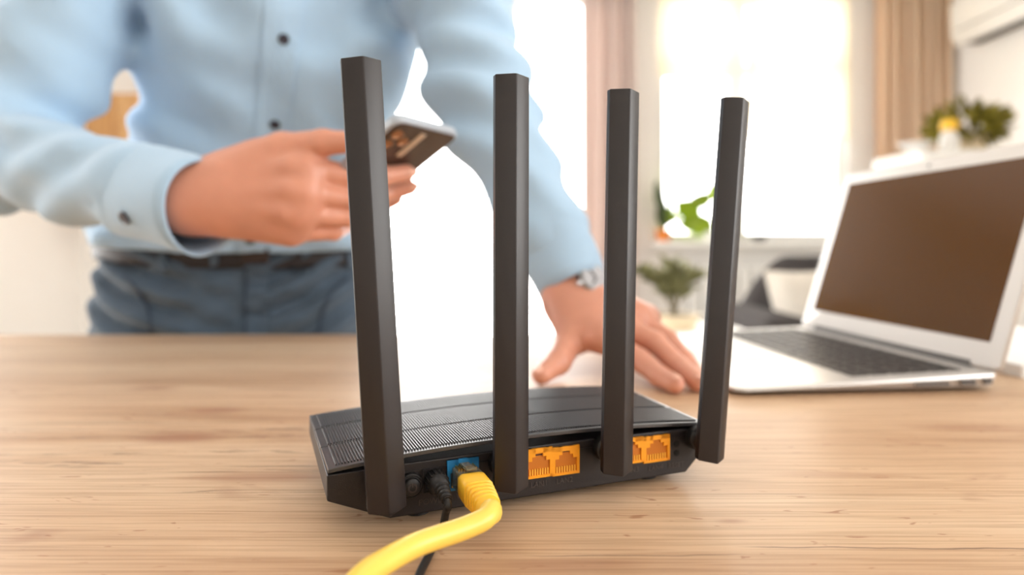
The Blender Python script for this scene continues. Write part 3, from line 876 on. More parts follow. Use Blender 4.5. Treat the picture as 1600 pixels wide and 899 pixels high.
VS, QS = implicit(shirt_prims, lo, hi, .0052, shirt_post, 3)
shirt = mesh_obj('shirt', VS, QS, M_SHIRT, person, smooth=True)
bvh = BVHTree.FromPolygons([tuple(v) for v in VS], [tuple(map(int, q)) for q in QS])

def cuff_mesh(a, b, ad, r0, r1, w, flat=0.92, seam=None):
    """a stiff cuff: double-walled band"""
    a = Vector(a); b = Vector(b); e = Vector(w); e = (e - ad * e.dot(ad)).normalized(); g = ad.cross(e)
    n = 40; rings = []
    def rg(t, r): c = a.lerp(b, t); return [c + (e * math.cos(2 * PI * i / n) + g * flat * math.sin(2 * PI * i / n)) * (r + .0012 * math.sin(3 * 2 * PI * i / n + 5 * t)) for i in range(n)]
    for t in np.linspace(0, 1, 7): rings.append(rg(t, r0 + (r1 - r0) * t))
    for t in np.linspace(1, 0, 7): rings.append(rg(t, r0 + (r1 - r0) * t - .0028))
    m = MB(); m.loft(rings + [rings[0]], cap=False)
    return m
cR = cuff_mesh(cuffR0, cuffR1, armdirR, .0440, .0430, (0, 0, 1)).build('cuff', M_SHIRT, shirt, smooth=True)
cL = cuff_mesh(cuffL0, cuffL1, armdirL, .0430, .0375, (0, 0, 1)).build('cuff', M_SHIRT, shirt, smooth=True)
def disc_button(c, n, r, parent, material=M_BUTTON):
    n = Vector(n).normalized()
    MB().lathe([(r * .5, -.001), (r, -.0008), (r, .0010), (r * .8, .0016), (r * .6, .0010), (.0002, .0009)], c, n, 18).build('button', material, parent)
# cuff button of the arm holding the phone
q = P(222, 352, .53)
cc = Vector(cuffR0).lerp(Vector(cuffR1), .45); dirn = (q - cc); dirn -= armdirR * dirn.dot(armdirR); dirn.normalize()
disc_button(cc + dirn * .0425, dirn, .0062, cR)
# placket and buttons follow the chest
def cast(px, py):
    d = (P(px, py, 1.0) - Vector((0, 0, CZ))).normalized()
    h = bvh.ray_cast(Vector((0, 0, CZ)), d, 3.0)
    return h[0], h[1]
def strip(pts_l, pts_r, name, material, parent, thick=.0012, bv=None):
    """thin band laid on a surface between two image-space guide lines, given depth by the surface itself"""
    A = []; Bn = []
    for (a, b) in zip(pts_l, pts_r):
        rowp = []
        for k in range(5):
            t = k / 4; px = a[0] + (b[0] - a[0]) * t; py = a[1] + (b[1] - a[1]) * t
            d = (P(px, py, 1.0) - Vector((0, 0, CZ))).normalized()
            h = (bv or bvh).ray_cast(Vector((0, 0, CZ)), d, 3.0)
            if h[0] is None or h[0].y < .66: rowp = None; break
            rowp.append((h[0], h[1]))
        if rowp: A.append(rowp)
    if len(A) < 2: return None
    V = []; Fc = []; n = 5
    for r in A:
        for c, nn in r: V.append(c + nn * thick)
    for r in A:
        for c, nn in r: V.append(c - nn * .001)
    m = len(A); off = m * n
    for i in range(m - 1):
        for k in range(n - 1):
            a = i * n + k
            Fc.append((a, a + 1, a + n + 1, a + n)); Fc.append((a + off, a + n + off, a + n + 1 + off, a + 1 + off))
        a = i * n; Fc.append((a, a + n, a + n + off, a + off)); a += n - 1; Fc.append((a, a + off, a + n + off, a + n))
    for i in (0, m - 1):
        for k in range(n - 1):
            a = i * n + k; Fc.append((a, a + off, a + 1 + off, a + 1) if i == 0 else (a, a + 1, a + 1 + off, a + off))
    return mesh_obj(name, [tuple(v) for v in V], Fc, material, parent, smooth=False)
def px_of(v): return (800 + F * v[0] / v[1], HOR - F * (v[2] - CZ) / v[1])
ys = np.linspace(-150, 392, 30)
cl = [(np.interp(y, [-150, 0, 200, 400], [428, 416, 399, 372]), y) for y in ys]; crr = [(np.interp(y, [-150, 0, 200, 400], [492, 474, 450, 412]), y) for y in ys]
strip(cl, crr, 'placket', M_SHIRT, shirt, .0022)
for px, py in ((450, -70), (443, 61), (430, 193), (391, 374)):
    h, n = cast(px, py)
    if h is not None: disc_button(h + n * .003, n, .0062, shirt)
# collar above the frame
col = MB(); nk = Vector(R(-.286, .765, .50)); upn = Vector((.02, -.42, .9)).normalized(); e1 = Vector((1, .1, .05)); e1 = (e1 - upn * e1.dot(upn)).normalized(); e2 = upn.cross(e1)
rings = []
for h, r in ((-.012, .074), (.022, .068), (.045, .066), (.044, .070), (.010, .082), (.006, .080), (-.012, .076)):
    rg = []
    for i in range(40):
        a = 2 * PI * i / 40; rg.append(nk + upn * (h * (1 - .35 * max(0, -math.sin(a)))) + (e1 * math.cos(a) * 1.02 + e2 * math.sin(a)) * r)
    rings.append(rg)
col.loft(rings + [rings[0]], cap=False).build('collar', M_SHIRT, shirt, smooth=True)

# jeans
footR = (-.53, 1.03, .0); footL = (-.30, 1.10, .0)
kneeR = (-.53, .99, .50); kneeL = (-.31, 1.03, .50)
jp = [ell(R(-.418, .992, .03), R(-.42, 1.002, -.10), WD, (.200, .124), (.205, .130), .02),
      cone(R(-.52, 1.002, -.13), kneeR, .098, .068, .05), cone(R(-.32, 1.007, -.13), kneeL, .098, .068, .05),
      cone(kneeR, (footR[0], footR[1], .09), .068, .058, .03), cone(kneeL, (footL[0], footL[1], .09), .068, .058, .03)]
jf = [(R(-.52, .88, -.08), (.45, 0, 1), .040, .008, .13, .8), (R(-.30, .88, -.08), (-.5, 0, 1), .042, .008, .13, .8), (R(-.42, .87, -.05), (.1, 0, 1), .045, .003, .16, .8),
      (kneeR, (.2, .1, 1), .05, .005, .12, .6), (kneeL, (-.2, .1, 1), .05, .005, .12, .6)]
def jpost(p, d):
    d = d + foldsum(p, jf)
    d = np.maximum(d, wplane(p))
    for f_ in (footR, footL): d = np.maximum(d, .045 - p[2])
    return d
VJ, QJ = implicit(jp, (-.68, .80, .03), (-.14, 1.24, CZ + .06), .0065, jpost, 2)
jeans = mesh_obj('jeans', VJ, QJ, M_JEANS, person, smooth=True)
bj = BVHTree.FromPolygons([tuple(v) for v in VJ], [tuple(map(int, q)) for q in QJ])
def belt_post(p, d):
    d = d - .004
    return np.maximum(np.maximum(d, wplane(p) + .004), -(wplane(p) + .040))
VBt, QBt = implicit(jp[:1], (-.67, .82, CZ - .09), (-.17, 1.13, CZ + .05), .0045, belt_post, 2)
belt = mesh_obj('belt', VBt, QBt, M_BELT, person, smooth=True)
MB().box(P(399, 399, .8585), (.036, .005, .024), (Vector((1, .05, 0)).normalized(), Vector((-.05, 1, 0)).normalized(), Zz)).build('buckle', M_BRASS, belt, bevel=.003)
ysj = np.linspace(418, 640, 16)
strip([(385, y) for y in ysj], [(418, y) for y in ysj], 'fly', M_JEANS, jeans, .003, bj)
strip([(383, y) for y in ysj], [(386.5, y) for y in ysj], 'fly_seam', M_STITCH, jeans, .0042, bj)
for px in (250, 330, 470, 540):
    strip([(px, y) for y in (392, 405, 418)], [(px + 12, y) for y in (392, 405, 418)], 'belt_loop', M_JEANS, jeans, .007, bj)
for ptsp in ([(190, 430), (215, 455), (230, 485), (235, 520)], [(540, 436), (515, 458), (500, 488), (496, 520)]):
    cpts = catmull([Vector((a, b, 0)) for a, b in ptsp], 4)
    strip([(c.x, c.y) for c in cpts], [(c.x + 5, c.y + 1) for c in cpts], 'pocket_seam', M_STITCH, jeans, .002, bj)

# ---- phone
T1 = Vector(R(-.089, .50, .0975)); T2 = Vector(R(-.0437, .56, .0952))
pw = (T2 - T1).normalized(); pu = Vector((-.72, .524, -.457)); pu = (pu - pw * pu.dot(pw)).normalized(); pn = pw.cross(pu)
if pn.y > 0: pn = -pn                              # pn: out of the phone's back, towards the lens
PWD, PLN, PTH = .075, .150, .0085
phone = thing('smartphone', T1 + pw * .037 + pu * .075, 'dark smartphone held up in the hand', 'phone')
def pp(a, b, c): return T1 + pw * a + pu * b + pn * c
def pring(c, inset, r=.010):
    o = []
    for cx, cy, a0 in ((PWD - r, PLN - r, 0), (r, PLN - r, 90), (r, r, 180), (PWD - r, r, 270)):
        for k in range(6):
            a = math.radians(a0 + 18 * k); o.append(pp(cx + (r - inset) * math.cos(a), cy + (r - inset) * math.sin(a), c))
    return o
MB().loft([pring(-PTH, .0015), pring(-PTH + .0015, 0), pring(-.0015, 0), pring(0, .0015)]).build('frame', M_PHONEF, phone, bevel=.0004)
bk = MB().loft([pring(-.0006, .0022), pring(.0004, .0026)]).build('back_cover', M_PHONE, phone)
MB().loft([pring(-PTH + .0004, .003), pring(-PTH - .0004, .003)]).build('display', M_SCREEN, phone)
cmx, cmy = .010, .014
for a, b in ((.012, .016), (.012, .030), (.024, .023)):
    ln = MB().lathe([(.0052, 0), (.0052, .0016), (.0040, .0019), (.0036, .0012), (.0002, .0011)], pp(a, b, .0003), pn, 20).build('camera_lens', M_LENS, bk)
MB().box(pp(.036, .026, .0008), (.006, .034, .0012), (pw, pu, pn)).build('camera_strip', M_CAMBAR, bk, bevel=.0005)

# ---- hands and the rest of the skin
def on_back(px, py, lift):            # point in front of the phone's back plane under an image position
    d = P(px, py, 1.0) - Vector((0, 0, CZ)); o = Vector((0, 0, CZ))
    t = (T1 + pn * lift - o).dot(pn) / d.dot(pn)
    return tuple(o + d * t)
k_ = .008
W_ = wrR
mI, mM, mR_, mL_ = V3(482, 264, .538), V3(480, 302, .534), V3(472, 336, .537), V3(455, 362, .545)
handR = [ell(lerp(elR, wrR, .45), wrR, (0, .2, 1), (.032, .030), (.0265, .021), .02),
         cone(V3(300, 294, .562), V3(400, 262, .552), .017, .018, .02), cone(V3(300, 300, .558), mI, .0185, .0135, .02), cone(V3(300, 310, .556), mM, .0185, .0130, .02),
         cone(V3(298, 320, .557), mR_, .0185, .0125, .02), cone(V3(300, 326, .560), mL_, .0175, .0130, .018),
         cone(V3(380, 310, .563), V3(450, 320, .572), .024, .020, .02)]
fi = [(mI, V3(548, 278, .552), on_back(598, 276, .0088), on_back(634, 271, .0086), (.0118, .0108, .0090, .0082)),
      (mM, V3(550, 312, .552), on_back(604, 303, .0080), on_back(640, 293, .0078), (.0100, .0088, .0080, .0074)),
      (mR_, V3(545, 340, .556), on_back(590, 324, .0076), on_back(618, 311, .0072), (.0096, .0080, .0074, .0068)),
      (mL_, V3(522, 362, .562), on_back(560, 344, .0065), on_back(585, 328, .0060), (.0090, .0078, .0068, .0062))]
for a, b, c, d, r in fi:
    handR += [cone(a, b, r[0], r[1], .0035), cone(b, c, r[1], r[2], .003), cone(c, d, r[2], r[3], .003)]
th = [V3(358, 270, .560), V3(440, 232, .545), V3(505, 223, .535), V3(556, 222, .528)]
handR += [cone(th[0], th[1], .0175, .0135, .016), cone(th[1], th[2], .0125, .0112, .006), cone(th[2], th[3], .0108, .0088, .004)]
for a in (mI, mM, mR_):               # knuckles and tendons
    handR.append(oid(tuple(Vector(a) + Vector((-.004, -.007, .001))), (.010, .008, .009), .008))
    handR.append(cone(lerp((wrR[0], wrR[1] - .014, wrR[2]), a, .35), tuple(Vector(a) + Vector((-.012, -.011, .002))), .0035, .0045, .009))
handR.append(cone(tuple(Vector(V3(330, 300, .540))), tuple(Vector(V3(400, 325, .533))), .0022, .0022, .006))
handR.append(cone(tuple(Vector(V3(400, 325, .533))), tuple(Vector(V3(440, 285, .528))), .0022, .0022, .006))
VR, QR = implicit(handR, (-.42, .48, CZ - .03), (-.075, .66, CZ + .125), .0017, None, 2)

# hand on the table
wv = Vector(wrL)
kI, kM, kR, kL = V3(942, 527, .585), V3(968, 508, .600), V3(994, 497, .618), V3(1010, 497, .638)
handL = [ell(lerp(elL, wrL, .5), wrL, (1, .2, .1), (.034, .032), (.0265, .021), .02),
         cone(tuple(wv + Vector((-.008, -.006, -.004))), kI, .022, .0155, .02), cone(tuple(wv + Vector((0, -.006, -.002))), kM, .022, .0150, .02),
         cone(tuple(wv + Vector((.008, 0, -.002))), kR, .020, .0145, .02), cone(tuple(wv + Vector((.012, .006, -.004))), kL, .018, .0135, .02)]
def tt(px, py, lift=.0088):           # resting on the table: image position of the lowest point
    y = .12 * F / (py - HOR); return ((px - 800) / F * y, y, TZ + lift)
fl = [(kI, V3(998, 562, .557), V3(1030, 588, .533), tt(1054, 617), (.0112, .0098, .0088, .0080)),
      (kM, V3(1024, 536, .575), V3(1060, 572, .545), tt(1090, 614), (.0112, .0100, .0088, .0080)),
      (kR, V3(1044, 532, .602), V3(1070, 562, .574), tt(1086, 599), (.0106, .0094, .0084, .0076)),
      (kL, V3(1030, 535, .626), V3(1044, 552, .612), tt(1052, 582), (.0096, .0084, .0074, .0068))]
for a, b, c, d, r in fl:
    handL += [cone(a, b, r[0], r[1], k_), cone(b, c, r[1], r[2], .003), cone(c, d, r[2], r[3], .003)]
tl = [tuple(wv + Vector((-.012, -.010, -.006))), V3(893, 530, .598), V3(872, 566, .568), tt(846, 602)]
handL += [cone(tl[0], tl[1], .019, .0145, .018), cone(tl[1], tl[2], .0132, .0112, .006), cone(tl[2], tl[3], .0110, .0086, .004)]
for a in (kI, kM, kR):
    handL.append(oid(tuple(Vector(a) + Vector((0, -.002, .006))), (.009, .009, .008), .008))
VL, QL = implicit(handL, (-.02, .475, TZ - .004), (.215, .72, CZ + .09), .0017, None, 2)

# head, neck, trunk and legs (above the frame or under the clothes)
hc = Vector(R(-.275, .705, .690)); fwd = Vector((.08, -.93, -.36)).normalized(); hup = Vector((0, -.36, .93)); hup = (hup - fwd * hup.dot(fwd)).normalized(); hr = fwd.cross(hup)
H_ = lambda a, b, c: tuple(hc + hr * a + fwd * b + hup * c)
head = [oid(H_(0, -.012, .022), (.076, .096, .098), .02, hr, fwd), oid(H_(0, .022, -.045), (.058, .066, .072), .03, hr, fwd), oid(H_(0, .062, -.088), (.024, .022, .020), .02, hr, fwd),
        cone(H_(0, .086, .012), H_(0, .108, -.024), .008, .013, .010), oid(H_(.012, .098, -.028), (.008, .008, .007), .006, hr, fwd), oid(H_(-.012, .098, -.028), (.008, .008, .007), .006, hr, fwd),
        cone(H_(-.045, .070, .030), H_(.045, .070, .030), .012, .012, .015), oid(H_(.076, -.006, -.010), (.009, .018, .032), .006, hr, fwd), oid(H_(-.076, -.006, -.010), (.009, .018, .032), .006, hr, fwd),
        cone(H_(0, -.025, -.06), R(-.287, .775, .46), .056, .060, .03), cone(R(-.287, .785, .46), R(-.295, .80, .38), .062, .09, .04)]
VH, QH = implicit(head, tuple(hc + Vector((-.13, -.17, -.36))), tuple(hc + Vector((.13, .22, .17))), .004, None, 1)
trunk = [ell(R(-.42, 1.00, -.08), R(-.37, .945, .11), WD, (.150, .075), (.140, .08), .04), ell(R(-.37, .945, .11), chest, WD, (.140, .08), (.138, .08), .04), ell(chest, upch, WD, (.138, .08), (.12, .06), .04),
         cone(upch, shR, .06, .05, .04), cone(upch, shL, .06, .05, .04), cone(shR, elR, .048, .040, .03), cone(shL, elL, .046, .038, .03),
         cone(elR, lerp(elR, wrR, .6), .038, .030, .02), cone(elL, lerp(elL, wrL, .6), .037, .030, .02), cone(upch, R(-.287, .775, .47), .06, .055, .04),
         cone(R(-.52, .985, -.13), kneeR, .078, .052, .04), cone(R(-.32, .99, -.13), kneeL, .078, .052, .04), cone(kneeR, (footR[0], footR[1], .07), .050, .036, .03), cone(kneeL, (footL[0], footL[1], .07), .050, .036, .03)]
VT, QT = implicit(trunk, (-.62, .52, .02), (.06, 1.20, CZ + .56), .010, None, 1)
n1 = len(VR); n2 = n1 + len(VL); n3 = n2 + len(VH)
VB = np.concatenate([VR, VL, VH, VT]); QB = np.concatenate([QR, QL + n1, QH + n2, QT + n3])
skin = mesh_obj('body', VB, QB, M_SKIN, person, smooth=True)
# nails
def nail(c, prev, up, r):
    c = Vector(c); d = (c - Vector(prev)).normalized(); up = Vector(up); up = (up - d * up.dot(d)).normalized(); sd = d.cross(up)
    rings = []
    for t in np.linspace(-1, 1, 7):
        w = math.sqrt(max(0.02, 1 - abs(t) ** 3)); rings.append([c + d * (.004 + t * r * .62) + sd * (math.sin(a) * r * .72 * w) + up * (math.cos(a) * (r * 1.03) - .0 + (-.0012 * t if t > 0 else 0)) for a in np.linspace(-.75, .75, 7)] +
                     [c + d * (.004 + t * r * .62) + sd * (math.sin(a) * r * .70 * w) + up * (math.cos(a) * (r * 0.93)) for a in np.linspace(.75, -.75, 7)])
    MB().loft(rings).build('fingernail', M_NAIL, skin, smooth=True)
nail(tl[3], tl[2], (-.3, -.5, 1), .0086)
for a, b, c, d, r in fl: nail(d, c, (0, -.15, 1), r[3])
for a, b, c, d, r in fi[:3]: nail(d, c, (.25, -.8, -.1), r[3])
# face details and hair
for sx in (-1, 1):
    ey = Vector(H_(.032 * sx, .076, .010))
    V_, Q_ = implicit([oid(tuple(ey - fwd * .0035), (.012, .012, .012))], tuple(ey - Vector((.018,) * 3)), tuple(ey + Vector((.018,) * 3)), .002, None, 0)
    eo = mesh_obj('eye', V_, Q_, M_EYE, person, smooth=True)
    MB().lathe([(.0056, 0), (.005, .0012), (.0002, .0016)], ey + fwd * .0078, fwd, 16).build('iris', M_IRIS, eo)
    MB().tube([H_(.016 * sx, .088, .034), H_(.034 * sx, .086, .040), H_(.052 * sx, .072, .034)], .0035, 8, 4).build('eyebrow', M_HAIR, person, smooth=True)
MB().tube([H_(-.026, .072, -.056), H_(-.010, .086, -.054), H_(0, .088, -.056), H_(.010, .086, -.054), H_(.026, .072, -.056)], lambda t: .0025 + .004 * math.sin(PI * t), 10, 5).build('lips', M_LIP, person, smooth=True)
def hpost(p, d):
    q = sub3(p, hc); f_ = dot3(q, fwd); u_ = dot3(q, hup)
    cut = (0.012 - u_) * .7 + (f_ - .004) * .75           # keep the cap above the hairline
    return np.maximum(d + .004 * np.sin(dot3(q, hr) * 160 + 4 * np.sin(f_ * 40)) * .5, cut)
VHa, QHa = implicit([oid(H_(0, -.016, .028), (.083, .103, .106), .02, hr, fwd)], tuple(hc - Vector((.13, .15, .12))), tuple(hc + Vector((.13, .16, .18))), .004, hpost, 1)
mesh_obj('hair', VHa, QHa, M_HAIR, person, smooth=True)
for f_ in (footR, footL):
    fx, fy = f_[0], f_[1]
    sp = [ell((fx, fy + .03, .045), (fx, fy - .06, .040), (1, 0, 0), (.040, .042), (.044, .036), .02), ell((fx, fy - .06, .040), (fx, fy - .14, .032), (1, 0, 0), (.044, .034), (.040, .026), .02), cone((fx, fy + .01, .05), (fx, fy + .01, .10), .042, .045, .02)]
    V_, Q_ = implicit(sp, (fx - .07, fy - .21, .012), (fx + .07, fy + .10, .16), .005, lambda p, d: np.maximum(d, .018 - p[2]), 1)
    sh = mesh_obj('shoe', V_, Q_, M_SHOE, person, smooth=True)
    V_, Q_ = implicit(sp[:2], (fx - .07, fy - .21, -.01), (fx + .07, fy + .10, .05), .005, lambda p, d: np.maximum(np.maximum(d - .004, p[2] - .022), .002 - p[2]), 0)
    mesh_obj('sole', V_, Q_, M_SOLE, sh, smooth=False)

# ---- watch on the wrist of the propping hand
wc = wv + armdirL * -.002
watch = thing('wristwatch', wc, 'silver wristwatch below the cuff of the arm propped on the table', 'watch')
dors = Vector((.30, -.55, .55)); dors = (dors - armdirL * dors.dot(armdirL)).normalized(); sd = armdirL.cross(dors)
rings = []; n = 44
for h, r in ((-.009, .0300), (-.009, .0322), (.009, .0315), (.009, .0295)):
    rings.append([wc + armdirL * h + (dors * math.cos(2 * PI * i / n) * .92 + sd * math.sin(2 * PI * i / n) * 1.02) * r for i in range(n)])
MB().loft(rings + [rings[0]], cap=False).build('strap', M_BELT, watch, smooth=True)
wcen = wc + dors * .0280
ws = MB().lathe([(.0155, 0), (.0170, .0015), (.0170, .0055), (.0156, .0078), (.0146, .0074), (.0002, .0078)], wcen, dors, 36).build('case', M_STEEL, watch)
MB().lathe([(.0144, .0074), (.0144, .0080), (.0002, .0082)], wcen, dors, 36).build('dial', M_DIAL, ws)
MB().cyl(wcen + sd * .0165 + dors * .004, wcen + sd * .0200 + dors * .004, .0025).build('crown', M_STEEL, ws)
for a in (.6, -1.2): MB().box(wcen + dors * .0090 + (sd * math.cos(a) + armdirL * math.sin(a)) * .005, (.010, .0011, .0004), (sd * math.cos(a) + armdirL * math.sin(a), (sd * -math.sin(a) + armdirL * math.cos(a)), dors)).build('watch_hand', M_BELT, ws)

# ------------------------------------------------------------------ background furniture
def curtain(name, x0, x1, y, z0, z1, material, label, folds, amp=.035, parent_rail=None):
    n = folds * 10; V = []; Fc = []; rows = 8
    for k in range(rows + 1):
        z = z1 + (z0 - z1) * k / rows
        for i in range(n + 1):
            t = i / n; ph = 2 * PI * folds * t
            V.append((x0 + (x1 - x0) * t + .008 * math.sin(ph * .5 + k * .3), y + amp * (1 + .12 * k / rows) * math.sin(ph + .4 * math.sin(ph * .37)), z))
    for k in range(rows):
        for i in range(n):
            a = k * (n + 1) + i; Fc.append((a, a + 1, a + n + 2, a + n + 1))
    o = mesh_obj(name, V, Fc, material, None, smooth=True)
    s_ = o.modifiers.new('thickness', 'SOLIDIFY'); s_.thickness = .002
    return tag(o, label, 'curtain', 'long curtains at the windows')
curtain('curtain', .48, .86, YB - .16, .03, ZC - .06, M_CURTL, 'rose grey pleated curtain hanging left of the bright window', 6)
curtain('curtain', 2.52, 3.04, YB - .16, .03, ZC - .06, M_CURTR, 'warm beige pleated curtain hanging in the corner under the air conditioner', 7)
rail = MB().b2((-1.3, YB - .20, ZC - .05), (3.08, YB - .12, ZC - .01)).build('curtain_rail', M_WHITE, None, bevel=.004)
tag(rail, 'long white curtain rail running under the ceiling above the windows', 'curtain rail')
# roller blinds: the left one and the right one's top added to glow like flare
def blind(x0, x1, z0, z1, label):
    r = thing('roller_blind', ((x0 + x1) / 2, YB - .03, z1), label, 'blind', 'cream roller blinds')
    MB().b2((x0, YB - .0235, z0), (x1, YB - .0220, z1 - .03)).build('blind_fabric', M_BLIND, r)
    MB().cyl((x0, YB - .03, z1 - .02), (x1, YB - .03, z1 - .02), .022).build('roller', M_WHITE, r)
    MB().b2((x0, YB - .030, z0 - .012), (x1, YB - .016, z0)).build('bottom_bar', M_WHITE, r, bevel=.002)
blind(1.06, 1.60, CZ + 1.20, CZ + 1.80, 'short cream blind added for a flare-like glow above the left window pane')
blind(1.68, 2.41, CZ + .76, CZ + 1.80, 'longer cream roller blind half lowered on the right window sash')
# radiator
rad = thing('radiator', (1.74, YB - .09, .12), 'white ribbed radiator under the bright window', 'radiator')
first = None
for i in range(14):
    x = 1.15 + i * .09
    if first is None: first = MB().b2((x, YB - .12, .14), (x + .074, YB - .03, .84)).build('radiator_fin', M_WHITE, rad, bevel=.012); fl0 = WL[first.name].copy()
    else: instance('radiator_fin', first, rad, fl0 + Vector((i * .09, 0, 0)))
MB().b2((1.12, YB - .10, .17), (2.43, YB - .06, .21)).build('pipe', M_WHITE, rad)

# air conditioner on the right wall
ac = thing('air_conditioner', (XR, 3.7, CZ + 1.3), 'white wall air conditioner high on the right wall', 'air conditioner')
prof = [(XR, 1.33), (XR - .17, 1.30), (XR - .21, 1.36), (XR - .215, 1.56), (XR - .19, 1.61), (XR, 1.62)]
MB().loft([[Vector((x, y, CZ + z)) for x, z in prof] for y in (3.36, 4.22)]).build('casing', M_GREYP, ac, bevel=.012, segs=3)
MB().box((XR - .115, 3.79, CZ + 1.308), (.10, .74, .010)).build('air_flap', M_DARKG, ac)
MB().b2((XR - .2165, 3.42, CZ + 1.385), (XR - .2125, 4.16, CZ + 1.390)).build('panel_gap', M_DARKG, ac)

# tall cabinet at the right wall with things on it
cab = thing('tall_cabinet', (2.6, 3.3, 0), 'tall white cabinet by the right wall behind the laptop', 'cabinet')
CT = CZ + .46
MB().b2((1.98, 3.1, .06), (3.06, 3.52, CT)).build('carcass', M_WHITE, cab, bevel=.004)
MB().b2((2.02, 3.13, 0), (3.02, 3.48, .06)).build('plinth', M_DARKG, cab)
for x0, x1, hx in ((1.985, 2.515, 2.47), (2.525, 3.055, 2.57)):
    d_ = MB().b2((x0, 3.082, .08), (x1, 3.1, CT - .02)).build('cabinet_door', M_WHITE, cab, bevel=.003)
    MB().b2((hx - .006, 3.06, .75), (hx + .006, 3.074, .95)).build('handle', M_STEEL, d_, bevel=.003)
def leafmesh(name, L, w, material, bend=.25):
    V = []; Fc = []; n = 6
    for i in range(n + 1):
        t = i / n; ww = w * math.sin(PI * min(1, .06 + .94 * t)) ** .8 * (1 - .2 * t); z = -bend * L * t * t
        V += [(-ww, L * t, z + .12 * ww), (0, L * t, z), (ww, L * t, z + .12 * ww)]
    for i in range(n):
        a = 3 * i; Fc += [(a, a + 1, a + 4, a + 3), (a + 1, a + 2, a + 5, a + 4)]
    k = len(V); V += [(x, y, z - .0012) for x, y, z in V]; Fc += [tuple(q + k for q in f[::-1]) for f in Fc]
    me = bpy.data.meshes.new(name); me.from_pydata(V, [], Fc); me.materials.append(material); me.update()
    me.polygons.foreach_set('use_smooth', [True] * len(me.polygons))
    return me
def put_leaf(me, parent, loc, d, roll=0.0):
    o = bpy.data.objects.new('leaf', me); COL.objects.link(o); o.parent = parent
    o.matrix_parent_inverse = Matrix.Translation(-WL[parent.name])
    o.rotation_mode = 'QUATERNION'
    o.location = loc; o.rotation_quaternion = Vector(d).to_track_quat('Y', 'Z') @ Matrix.Rotation(roll, 3, 'Y').to_quaternion()
    return o
def pot(root, c, r, h, material, soil=True):
    c = Vector(c)
    p_ = MB().lathe([(r * .72, 0), (r * .80, .004), (r, h * .9), (r * 1.05, h * .92), (r * 1.05, h), (r * .92, h), (r * .90, h * .85), (.001, h * .85)], c, Zz, 30).build('pot', material, root, smooth=False)
    MB().lathe([(r * .88, h * .84), (r * .88, h * .88), (.001, h * .89)], c, Zz, 24).build('soil', M_SOIL, root)
    return c + Zz * h * .88
# bushy plant on the cabinet
c = Vector((2.385, 3.34, CT)); bp_ = thing('potted_plant', c, 'round bushy plant on top of the tall cabinet', 'plant')
t0 = pot(bp_, c, .09, .10, M_CREAM)
lm = leafmesh('leaf_moss', .075, .020, M_LEAFY)
for i in range(9):
    a = 2 * PI * i / 9; MB().tube([t0, t0 + Vector((.05 * math.cos(a), .05 * math.sin(a), .05)), t0 + Vector((.11 * math.cos(a), .10 * math.sin(a), .07 + .06 * (i % 2)))], .003, 6, 4).build('stem', M_STEM, bp_, smooth=True)
for i in range(240):
    d = Vector(rng.normal(size=3)).normalized(); rr_ = .35 + .65 * rng.random() ** .5
    q = t0 + Vector((0, 0, .065)) + Vector((d.x * .165 * rr_, d.y * .13 * rr_, d.z * .105 * rr_ if d.z > 0 else d.z * .07 * rr_))
    put_leaf(lm, bp_, q, d + Vector((0, 0, .25)), rng.random() * 6)
# bottle with yellow cap, white bowl
c = Vector((2.20, 3.22, CT)); bt = thing('bottle', c, 'white bottle with a yellow cap on the tall cabinet', 'bottle')
bo = MB().lathe([(.040, 0), (.044, .006), (.044, .070), (.036, .095), (.026, .105), (.026, .118)], c, Zz, 28).build('bottle_body', M_GREYP, bt, smooth=False)
MB().lathe([(.036, .112), (.040, .118), (.040, .150), (.032, .166), (.001, .170)], c, Zz, 28).build('cap', M_YCAP, bt)
c = Vector((2.00 + .03, 3.22, CT)); bw = MB().lathe([(.03, 0), (.035, .006), (.075, .045), (.080, .050), (.076, .050), (.034, .010), (.001, .009)], c, Zz, 30).build('bowl', M_WHITE, None, smooth=True)
tag(bw, 'small white bowl on the left end of the tall cabinet', 'bowl')

# armchair / sofa with cushions
sf_o = thing('armchair', (1.45, 3.0, 0), 'dark grey armchair under the bright window', 'armchair')
def soft(lo, hi, name, material, parent, r=.05):
    return MB().b2(lo, hi).build(name, material, parent, bevel=r, segs=4)
sx0, sx1, sy0, sy1 = 1.04, 1.95, 2.62, 3.45
soft((sx0 + .14, sy0 + .02, .16), (sx1 - .14, sy1 - .2, .44), 'seat', M_SOFA, sf_o)
soft((sx0, sy0, .12), (sx0 + .20, sy1 - .1, .70), 'armrest', M_SOFA, sf_o)
soft((sx1 - .20, sy0, .12), (sx1, sy1 - .1, .70), 'armrest', M_SOFA, sf_o)
bkm = MB(); rings = []
for i in range(25):
    x = 1.20 + (sx1 - 1.22) * i / 24; t = min(1, (x - 1.20) / .26); top_ = CZ + (-.36 + .30 * math.sin(t * PI / 2))
    rings.append([Vector((x, sy1 - .24, .14)), Vector((x, sy1, .14)), Vector((x, sy1 + .02, top_ - .03)), Vector((x, sy1 - .06, top_)), Vector((x, sy1 - .16, top_ - .02))])
bkm.loft(rings).build('backrest', M_SOFA, sf_o, smooth=True)
for x in (sx0 + .1, sx1 - .1):
    for y in (sy0 + .08, sy1 - .15): MB().cyl((x, y, 0), (x, y, .13), .018, .025).build('leg', M_DEEP, sf_o)
